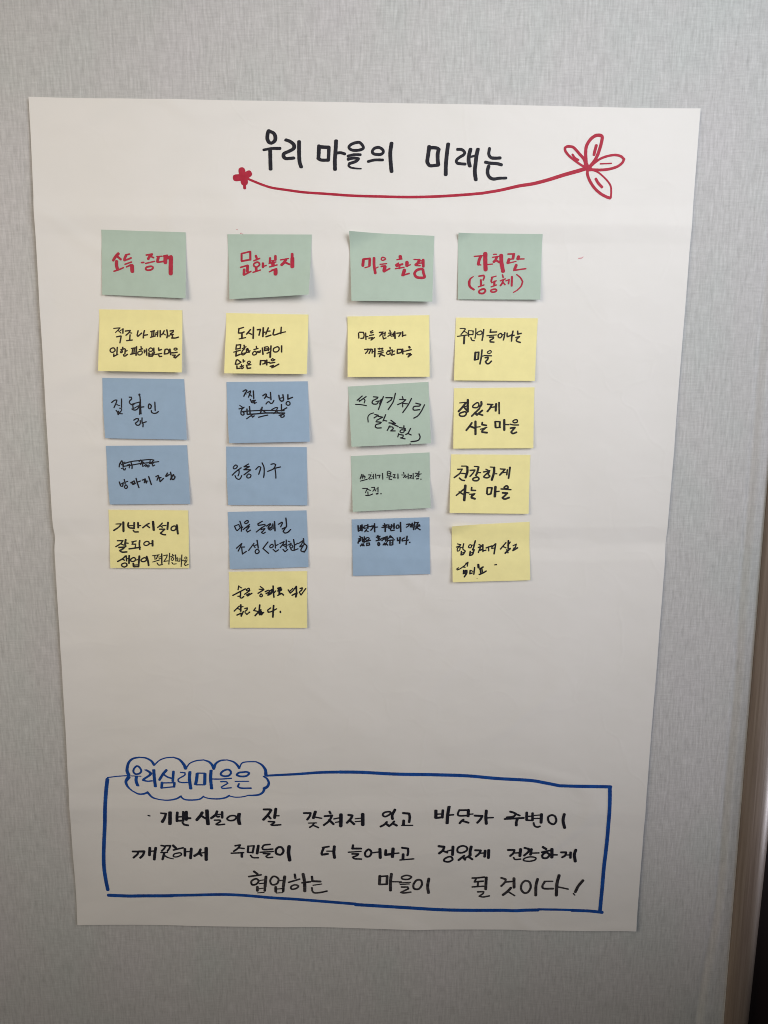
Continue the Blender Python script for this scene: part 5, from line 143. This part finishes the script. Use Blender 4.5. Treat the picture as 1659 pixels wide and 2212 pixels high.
def paper_mat():
    m, nt, b = mat('white_paper', (.8, .785, .765), .55, .35)
    mo = noi(nt, mapped(nt, (14, 14, 14)), 1, 5, .6)
    nt.links.new(ramp(nt, mo, [(.3, (.775, .765, .748)), (.7, (.795, .782, .770))]), b.inputs['Base Color'])
    cr = noi(nt, mapped(nt, (7, 1, 11)), 1, 3, .5)
    fi = noi(nt, mapped(nt, (500, 500, 500)), 1, 3, .6)
    v = N(nt, 'ShaderNodeTexVoronoi'); v.feature = 'DISTANCE_TO_EDGE'; v.inputs['Scale'].default_value = 7
    dn = N(nt, 'ShaderNodeTexNoise'); dn.inputs['Scale'].default_value = 9; nt.links.new(mapped(nt, (1, 1, 1)), dn.inputs['Vector'])
    ad = N(nt, 'ShaderNodeVectorMath'); ad.operation = 'MULTIPLY_ADD'; ad.inputs[1].default_value = (.25, .25, .25)
    nt.links.new(dn.outputs['Color'], ad.inputs[0]); nt.links.new(mapped(nt, (1, 1, 1.3)), ad.inputs[2]); nt.links.new(ad.outputs[0], v.inputs['Vector'])
    vr = ramp(nt, v.outputs['Distance'], [(0, g3(1)), (.05, g3(.0))])
    h = math_(nt, 'ADD', cr, math_(nt, 'ADD', math_(nt, 'MULTIPLY', fi, .012), math_(nt, 'MULTIPLY', vr, .026)))
    bump(nt, b, h, .6, .0050)
    return m
def note_mat(name, c):
    m, nt, b = mat(name, c, .65, .25)
    mo = noi(nt, mapped(nt, (60, 60, 60)), 1, 4, .6)
    nt.links.new(ramp(nt, mo, [(.3, tuple(k*.965 for k in c)), (.7, tuple(min(1, k*1.025) for k in c))]), b.inputs['Base Color'])
    fi = noi(nt, mapped(nt, (900, 900, 900)), 1, 2, .5)
    lo = noi(nt, mapped(nt, (30, 30, 22)), 1, 2, .5)
    bump(nt, b, math_(nt, 'ADD', math_(nt, 'MULTIPLY', fi, .03), lo), .5, .0012)
    return m
def ink_mat(name, c, c2, streak=(120, 120, 120), rough=.5):
    m, nt, b = mat(name, c, rough, .18)
    mo = noi(nt, mapped(nt, streak), 1, 4, .65)
    nt.links.new(ramp(nt, mo, [(.38, c), (.72, c2)]), b.inputs['Base Color'])
    return m
def wood_mat():
    m, nt, b = mat('varnished_wood', (.2, .13, .09), .38, .5)
    gr = noi(nt, mapped(nt, (420, 60, 6)), 1, 5, .62)
    big = noi(nt, mapped(nt, (60, 8, 2.2)), 1, 3, .5)
    base = ramp(nt, gr, [(.3, (.175, .135, .108)), (.55, (.235, .188, .155)), (.8, (.29, .24, .205))])
    base = mix(nt, base, ramp(nt, big, [(.35, (.86, .82, .80)), (.65, (1.06, 1.05, 1.02))]), 1)
    nt.links.new(base, b.inputs['Base Color'])
    b.inputs['Coat Weight'].default_value = .5; b.inputs['Coat Roughness'].default_value = .28
    rr = ramp(nt, gr, [(.3, g3(.32)), (.7, g3(.48))]); nt.links.new(rr, b.inputs['Roughness'])
    bump(nt, b, gr, .35, .0006)
    return m
MW, MP, MWOOD = wallpaper(), paper_mat(), wood_mat()
NOTE = dict(green=note_mat('green_note_paper', (.452, .568, .492)),
            yellow=note_mat('yellow_note_paper', (.90, .83, .40)),
            blue=note_mat('blue_note_paper', (.32, .45, .615)))
INK = dict(black=ink_mat('black_marker', (.012, .012, .020), (.024, .024, .034)),
           grey=ink_mat('dry_black_marker', (.016, .015, .020), (.075, .068, .073), (60, 60, 260)),
           note=ink_mat('brown_black_pen', (.022, .012, .010), (.035, .02, .016)),
           ink=ink_mat('black_pen', (.010, .010, .016), (.02, .02, .026)),
           brush=ink_mat('black_brush_pen', (.012, .011, .013), (.045, .042, .04), (90, 90, 200)),
           red=ink_mat('red_marker', (.40, .018, .045), (.47, .030, .065)),
           pink=ink_mat('faded_red_marker', (.62, .26, .30), (.7, .4, .42)),
           blue=ink_mat('blue_marker', (.009, .055, .27), (.012, .090, .40)))
dark, _, _ = mat('dark_door_paint', (.018, .010, .010), .55, .3)
# ------------------------------------------------------------------ helpers
def link(name, verts, faces, m, parent=None, loc=(0, 0, 0), smooth=True):
    me = bpy.data.meshes.new(name)
    lx, ly, lz = loc
    me.from_pydata([(a-lx, b-ly, c-lz) for a, b, c in verts], [], faces); me.update()
    if smooth: me.polygons.foreach_set('use_smooth', [True]*len(me.polygons))
    me.materials.append(m)
    o = bpy.data.objects.new(name, me); sc.collection.objects.link(o)
    if parent: o.parent = parent
    else: o.location = loc
    return o
def tag(o, label=None, cat=None, group=None, kind=None):
    for k, v in (('label', label), ('category', cat), ('group', group), ('kind', kind)):
        if v: o[k] = v
def sheet(surf, nu, nv, thick):
    """closed thin sheet following surf(u, v, out), u right, v down"""
    V, Fc = [], []
    for s in (0, 1):
        for j in range(nv+1):
            for i in range(nu+1):
                V.append(surf(i/nu, j/nv, 0 if s else thick))
    n = (nu+1)*(nv+1)
    for j in range(nv):
        for i in range(nu):
            a = j*(nu+1)+i
            Fc.append((a, a+nu+1, a+nu+2, a+1)); Fc.append((n+a, n+a+1, n+a+nu+2, n+a+nu+1))
    rim = [i for i in range(nu)]+[j*(nu+1)+nu for j in range(nv)]+[nv*(nu+1)+i for i in range(nu, 0, -1)]+[j*(nu+1) for j in range(nv, 0, -1)]
    k0 = len(V); m = len(rim)
    V += [V[a] for a in rim]+[V[n+a] for a in rim]
    for k in range(m):
        k2 = (k+1) % m
        Fc.append((k0+k, k0+k2, k0+m+k2, k0+m+k))
    return V, Fc
def cr_path(P, closed, step):
    """Catmull-Rom through P, with breaks at sharp turns; returns runs of points with the fraction along the stroke"""
    n = len(P)
    if n == 2 or (n < 2): return [[(P[0], 0.), (P[-1], 1.)]]
    brk = set()
    rng = range(n) if closed else range(1, n-1)
    for i in rng:
        a, b, c = P[i-1], P[i], P[(i+1) % n]
        d1, d2 = (b-a), (c-b)
        if d1.length > 1e-9 and d2.length > 1e-9 and d1.angle(d2) > math.radians(68) and not closed: brk.add(i)
    seq = list(range(n))+([0] if closed else [])
    tot = sum((P[seq[k+1]]-P[seq[k]]).length for k in range(len(seq)-1)) or 1e-9
    runs, cur, acc = [], [], 0.
    for k in range(len(seq)-1):
        i, j = seq[k], seq[k+1]; b, c = P[i], P[j]; L = (c-b).length
        if closed: a, d = P[(i-1) % n], P[(j+1) % n]
        else:
            a = b-(c-b) if (i == 0 or i in brk) else P[i-1]
            d = c+(c-b) if (j == n-1 or j in brk) else P[j+1]
        m = max(2, int(L/step))
        for t_ in range(m):
            t = t_/m
            q = .5*((2*b)+(c-a)*t+(2*a-5*b+4*c-d)*t*t+(3*b-3*c+d-a)*t**3)
            cur.append((q, (acc+L*t)/tot))
        acc += L
        if j in brk or k == len(seq)-2:
            cur.append((c.copy(), acc/tot)); runs.append(cur); cur = []
    return runs
class Ink:
    def __init__(s, surf): s.V, s.F, s.surf, s.layer = [], [], surf, 0
    def put(s, x, y, h): s.V.append(s.surf(x, y, h)); return len(s.V)-1
    def stroke(s, P, wd, closed, step=.0008):
        hx1, hy1, hx2, hy2 = [k/1000 for k in wd]
        for run in cr_path(P, closed, step):
            s.layer += 1
            h = .00026+.000004*s.layer
            L, Rr = [], []
            n = len(run); ph = random.random()*50
            for k, (q, f) in enumerate(run):
                t = (run[min(k+1, n-1)][0]-run[max(k-1, 0)][0])
                if t.length < 1e-9: t = Vector((1, 0))
                t.normalize(); nx, ny = -t.y, t.x
                hx = hx1+(hx2-hx1)*f; hy = hy1+(hy2-hy1)*f
                wob = 1+.07*noise.noise(Vector((ph+k*.35, 0, 0)))
                d = math.sqrt(hx*hx*nx*nx+hy*hy*ny*ny) or 1e-9
                ox, oy = hx*hx*nx/d*wob, hy*hy*ny/d*wob
                hh = h+.0000015*(k % 40)/40
                L.append(s.put(q.x+ox, q.y+oy, hh)); Rr.append(s.put(q.x-ox, q.y-oy, hh))
                if k in (0, n-1):
                    # rounded, slightly squared end in the shape of the nib
                    sg = -1 if k == 0 else 1
                    td = math.sqrt(hx*hx*t.x*t.x+hy*hy*t.y*t.y) or 1e-9
                    ex, ey = hx*hx*t.x/td*sg, hy*hy*t.y/td*sg
                    ids = []
                    for a in (35, 65, 90, 115, 145):
                        ca, sa = math.cos(math.radians(a)), math.sin(math.radians(a))
                        sa = sa**.8 if sa > 0 else 0
                        ids.append(s.put(q.x+ox*ca+ex*sa*.9, q.y+oy*ca+ey*sa*.9, hh))
                    ring = [L[-1]]+ids+[Rr[-1]]
                    for i in range(1, len(ring)-1):
                        tri = (ring[0], ring[i], ring[i+1]); s.F.append(tri if sg < 0 else tri[::-1])
            for k in range(n-1): s.F.append((L[k], Rr[k], Rr[k+1], L[k+1]))
# ------------------------------------------------------------------ poster sheet
ct, st = math.cos(PAPER_TILT), math.sin(PAPER_TILT)
CREASES = ((-.132, .0018, 1), (-.526, .0024, -1), (-.905, .0014, 1))
def sstep(a, b, x):
    t = max(0., min(1., (x-a)/(b-a))); return t*t*(3-2*t)
def paper_off(x, z):
    """how far the sheet stands off the wall at wall position x, z"""
    a = x*ct+z*st; b = -x*st+z*ct                        # sheet coordinates, b runs 0..-H
    nz = noise.noise(Vector((a*3.1, b*2.6, 3.3)))*.0016+noise.noise(Vector((a*8, b*11, 9.1)))*.0009+noise.noise(Vector((a*19, b*27, 1.7)))*.00022
    off = .0030+nz
    for sc_, am, sd in ((3.3, .0013, 22.), (6.1, .0010, 31.)):     # soft handling wrinkles
        r = 1-abs(noise.noise(Vector((a*sc_, b*sc_*1.35, sd))))*6.5
        if r > 0: off += am*r*r*(3-2*r)*max(0., .35+noise.noise(Vector((a*2.3, b*2.1, sd+5)))*1.5)
    for z0, h, sg in CREASES:
        d = abs(b-z0-.004*noise.noise(Vector((a*5, z0*9, 0))))/.022
        if d < 1: off += sg*h*(1-math.sqrt(d*d+.01)*.995)*(.6+.8*noise.noise(Vector((a*4, z0*7, 5)))+.3)
    el = max(0., 1-a/.07)
    off += .0045*el*el*sstep(.0, .16, -b)*sstep(1.07, .9, -b)*(1+.35*noise.noise(Vector((0, b*5, 2))))
    eb = max(0., 1-(PAPER_H+b)/.06)
    off += .0042*eb*eb*(.55+.9*noise.noise(Vector((a*5.5, 0, 7))))
    er = max(0., 1-(PAPER_W-a)/.05)
    off += .0012*er*er*(.4+noise.noise(Vector((5, b*4, 2))))
    return max(off, .0007)
def paper_surf(x, z, h): return (x, -paper_off(x, z)-h, z+Z0)
def sheet_surf(u, v, h):
    a = u*PAPER_W; b = -v*PAPER_H
    # sheared and trimmed a little by hand, notch where the fold meets the left edge
    if u < .04: a += .0014*math.exp(-((b+.526)/.01)**2)*(1-u/.04)
    if v > .96: b += .0012*noise.noise(Vector((a*6, 3, 0)))*(v-.96)/.04
    if v < .04: b += .0009*noise.noise(Vector((a*5, 8, 0)))*(1-v/.04)
    x = a*ct-b*st; z = a*st+b*ct
    return (x, -paper_off(x, z)-h, z+Z0)
V, Fc = sheet(sheet_surf, 280, 440, -.00012)
poster = link('paper_poster', V, Fc, MP, None, (PAPER_W/2, 0, Z0-PAPER_H/2))
tag(poster, 'large white paper sheet with marker title, blue box and coloured sticky notes on the wall', 'poster')
PL = (PAPER_W/2, 0, Z0-PAPER_H/2)
for name, ink, strokes in POSTER_INK:
    k = Ink(paper_surf)
    for cl, wd, pts in strokes:
        P = [Vector((pts[i]/1e4, pts[i+1]/1e4)) for i in range(0, len(pts), 2)]
        gain = {'black': 1.14, 'grey': 1.3, 'red': 1.08, 'pink': 1.2, 'blue': {'box_frame': 1.12, 'cloud_outline': 1.2, 'word': 1.08}.get(name, 1)}[ink]
        k.stroke(P, [v*gain for v in wd], cl)
    o = link(name, k.V, k.F, INK[ink], poster, PL, smooth=False)
# ------------------------------------------------------------------ sticky notes
LABELS = dict(
 a1='green sticky note with red marker lettering, leftmost of the four headings in the top row',
 a2='yellow sticky note with two lines of black lettering, directly under the leftmost green heading',
 a3='blue sticky note with one scribbled letter, just under the leftmost yellow note',
 a4='blue sticky note with a crossed-out top line, above the leftmost bottom yellow note',
 a5='yellow sticky note with three crowded brush-written lines, bottom of the leftmost column',
 b1='green heading note with lifted lower right corner, second from the left in the top row',
 b2='yellow sticky note with three lines of black lettering, under the second green heading',
 b3='blue sticky note with a struck-out second line, under the three-line yellow note',
 b4='blue sticky note with one line of four thin characters, second column from the left',
 b5='blue sticky note with two pen lines ending in an angle bracket, second column',
 b6='yellow sticky note hanging lowest of all, below the blue notes of the second column',
 c1='green heading note with lifted top left corner, third from the left in the top row',
 c2='yellow sticky note with two lines of small black lettering, above the tilted green note',
 c3='tilted green sticky note with large black pen writing and brackets, in the third column',
 c4='green sticky note with small thin pen writing, folded across the middle, in the third column',
 c5='blue sticky note with two small lines of writing, lowest in the third column',
 d1='green sticky note with red lettering and a bracketed second line, rightmost heading',
 d2='yellow sticky note with brush writing, directly under the rightmost green heading',
 d3='yellow sticky note with upright bold brush lettering, second yellow down on the right',
 d4='yellow sticky note with slanting bold brush lettering, third yellow down on the right',
 d5='yellow sticky note with thin slanted scrawl and a dot, lowest in the rightmost column')
CURL = dict(c1=(.009, .42, .30), d5=(.006, .40, .22), d1=(.004, .22, .15), b1=None, c2=(.0025, .2, .2), a3=None)
random.seed(11)
for nid, col, ink, Q, ll, lr, bow, parts in NOTES:
    q = [Vector((Q[2*i]/1e4, Q[2*i+1]/1e4)) for i in range(4)]
    wd_, ht_ = (q[1]-q[0]).length, (q[3]-q[0]).length
    sd = random.random()*30; curl = CURL.get(nid)
    def surf(u, v, h, q=q, ll=ll, lr=lr, bow=bow, sd=sd, curl=curl, wd_=wd_, nid=nid, base=None):
        x, z = (1-u)*(1-v)*q[0]+u*(1-v)*q[1]+u*v*q[2]+(1-u)*v*q[3]
        x += bow*wd_*4*v*(1-v)*(1-u)*(1 if u < 1 else 0)
        t = max(0., (v-.14)/.86)
        if nid == 'c4': g = .12*t+.88*max(0., (v-.50)/.50)
        elif nid in ('a2', 'b2', 'c2', 'c3'): g = .45*math.sin(t*math.pi/2)**1.3+.55*t**1.3
        else: g = t**1.5
        lift = ((1-u)*ll+u*lr)/1000*g
        lift += t*(.0006*noise.noise(Vector((u*2.2+sd, v*1.6, 0))))
        if nid == 'b1': lift += .005*max(0., u+v-1.45)/.55
        if curl:
            c = max(0., 1-u/curl[1]-v/curl[2]*1.0); lift += curl[0]*c**1.5
        return (x, -paper_off(x, z)-.0006-max(lift, 0)-h, z+Z0)
    V, Fc = sheet(surf, 24, 30, -.0001)
    cx, cz = sum(a.x for a in q)/4, sum(a.y for a in q)/4
    loc = (cx, -.003, cz+Z0)
    o = link('sticky_note', V, Fc, NOTE[col], None, loc)
    tag(o, LABELS[nid], 'sticky note', 'sticky notes on the poster')
    for strokes in parts:
        k = Ink(lambda x, y, h, s=surf, a=wd_, b=ht_: s(x/a, y/b, h))
        for cl, wd, pts in strokes:
            P = [Vector((pts[i]/1e4*wd_, pts[i+1]/1e4*ht_)) for i in range(0, len(pts), 2)]
            gain = {'ink': 1.22, 'note': 1.2, 'brush': 1.2, 'red': 1.12}[ink]
            k.stroke(P, [x*gain for x in wd], cl)
        k.F = [f[::-1] for f in k.F]
        link('handwriting_line', k.V, k.F, INK[ink], o, loc, smooth=False)
# ------------------------------------------------------------------ wall, door frame, door
XF = .9035
def wall_off(x, z):
    xr = .8865-.018*sstep(-1.0, -1.28, z)+.0022*noise.noise(Vector((0, z*6, 1)))
    if z < -.4 or True:
        s = .0020*sstep(xr-.005, xr+.005, x)*(1-.85*sstep(xr+.003, XF, x))
    s -= .0012*math.exp(-((x-xr+.006)/.0035)**2)
    s *= .35+.65*sstep(.1, -.6, z)
    return s+.0004*noise.noise(Vector((x*7, z*5, 4)))
xs = [-1.6+.04*i for i in range(57)]
xs = [x for x in xs if x < .64]+[.64+.02*i for i in range(11)]+[.861+.0015*i for i in range(28)]+[XF]
zs = [-Z0+.025*i for i in range(int((Z0+.9)/.025)+1)]
V = [(x, -wall_off(x, z), z+Z0) for z in zs for x in xs]; n = len(V); nx = len(xs)
V += [(x, .12, z+Z0) for z in zs for x in xs]
Fc = []
for j in range(len(zs)-1):
    for i in range(nx-1):
        a = j*nx+i; Fc += [(a, a+1, a+nx+1, a+nx), (n+a, n+a+nx, n+a+nx+1, n+a+1)]
    for i in (0, nx-1):
        a = j*nx+i; Fc.append((a, a+nx, n+a+nx, n+a))
for j in (0, len(zs)-1):
    for i in range(nx-1):
        a = j*nx+i; Fc.append((a, n+a, n+a+1, a+1))
wall = link('wall', V, Fc, MW, None, (0, 0, Z0)); tag(wall, 'grey woven wallpaper covering the wall', kind='structure')
# architrave: flat face, then a broad rounded edge down to the door opening
V, Fc = [], []
prof = [(0, .03), (0, -.0052), (.0012, -.0064), (.012, -.0066), (.018, -.0062), (.024, -.0050), (.029, -.0032), (.033, -.0008), (.0365, .0024), (.0392, .0068), (.041, .013), (.041, .03)]
zz = [-Z0+.03*i for i in range(int((Z0+.9)/.03)+1)]
for z in zz:
    wdt = 1+.0169*(z+1.257)/.0395*(1 if z > -1.5 else 0) if z < -.7 else 1+.0169*.557/.0395
    for a, b in prof: V.append((XF+.0003+a*wdt, b, z+Z0))
m_ = len(prof)
for j in range(len(zz)-1):
    for i in range(m_): 
        a, b = j*m_+i, j*m_+(i+1) % m_
        Fc.append((a, b, b+m_, a+m_))
Fc.append(tuple(range(m_))[::-1]); Fc.append(tuple((len(zz)-1)*m_+i for i in range(m_)))
fr = link('door_frame', V, Fc, MWOOD, None, (XF+.02, 0, 0)); tag(fr, 'brown varnished wooden door frame at the right edge of the wall', 'door frame')
for i, p_ in enumerate(fr.data.polygons): p_.use_smooth = True
V, Fc = [], []
def box(x0, x1, y0, y1, z0, z1):
    k = len(V)
    V.extend([(x0, y0, z0), (x1, y0, z0), (x1, y1, z0), (x0, y1, z0), (x0, y0, z1), (x1, y0, z1), (x1, y1, z1), (x0, y1, z1)])
    Fc.extend([tuple(k+i for i in f) for f in ((0, 3, 2, 1), (4, 5, 6, 7), (0, 1, 5, 4), (1, 2, 6, 5), (2, 3, 7, 6), (3, 0, 4, 7))])
box(XF+.030, XF+.85, .034, .075, 0, 2.1)
d = link('door', V, Fc, dark, None, (XF+.44, .05, 0), smooth=False); tag(d, 'dark door set back behind the wooden frame at the lower right corner', 'door')
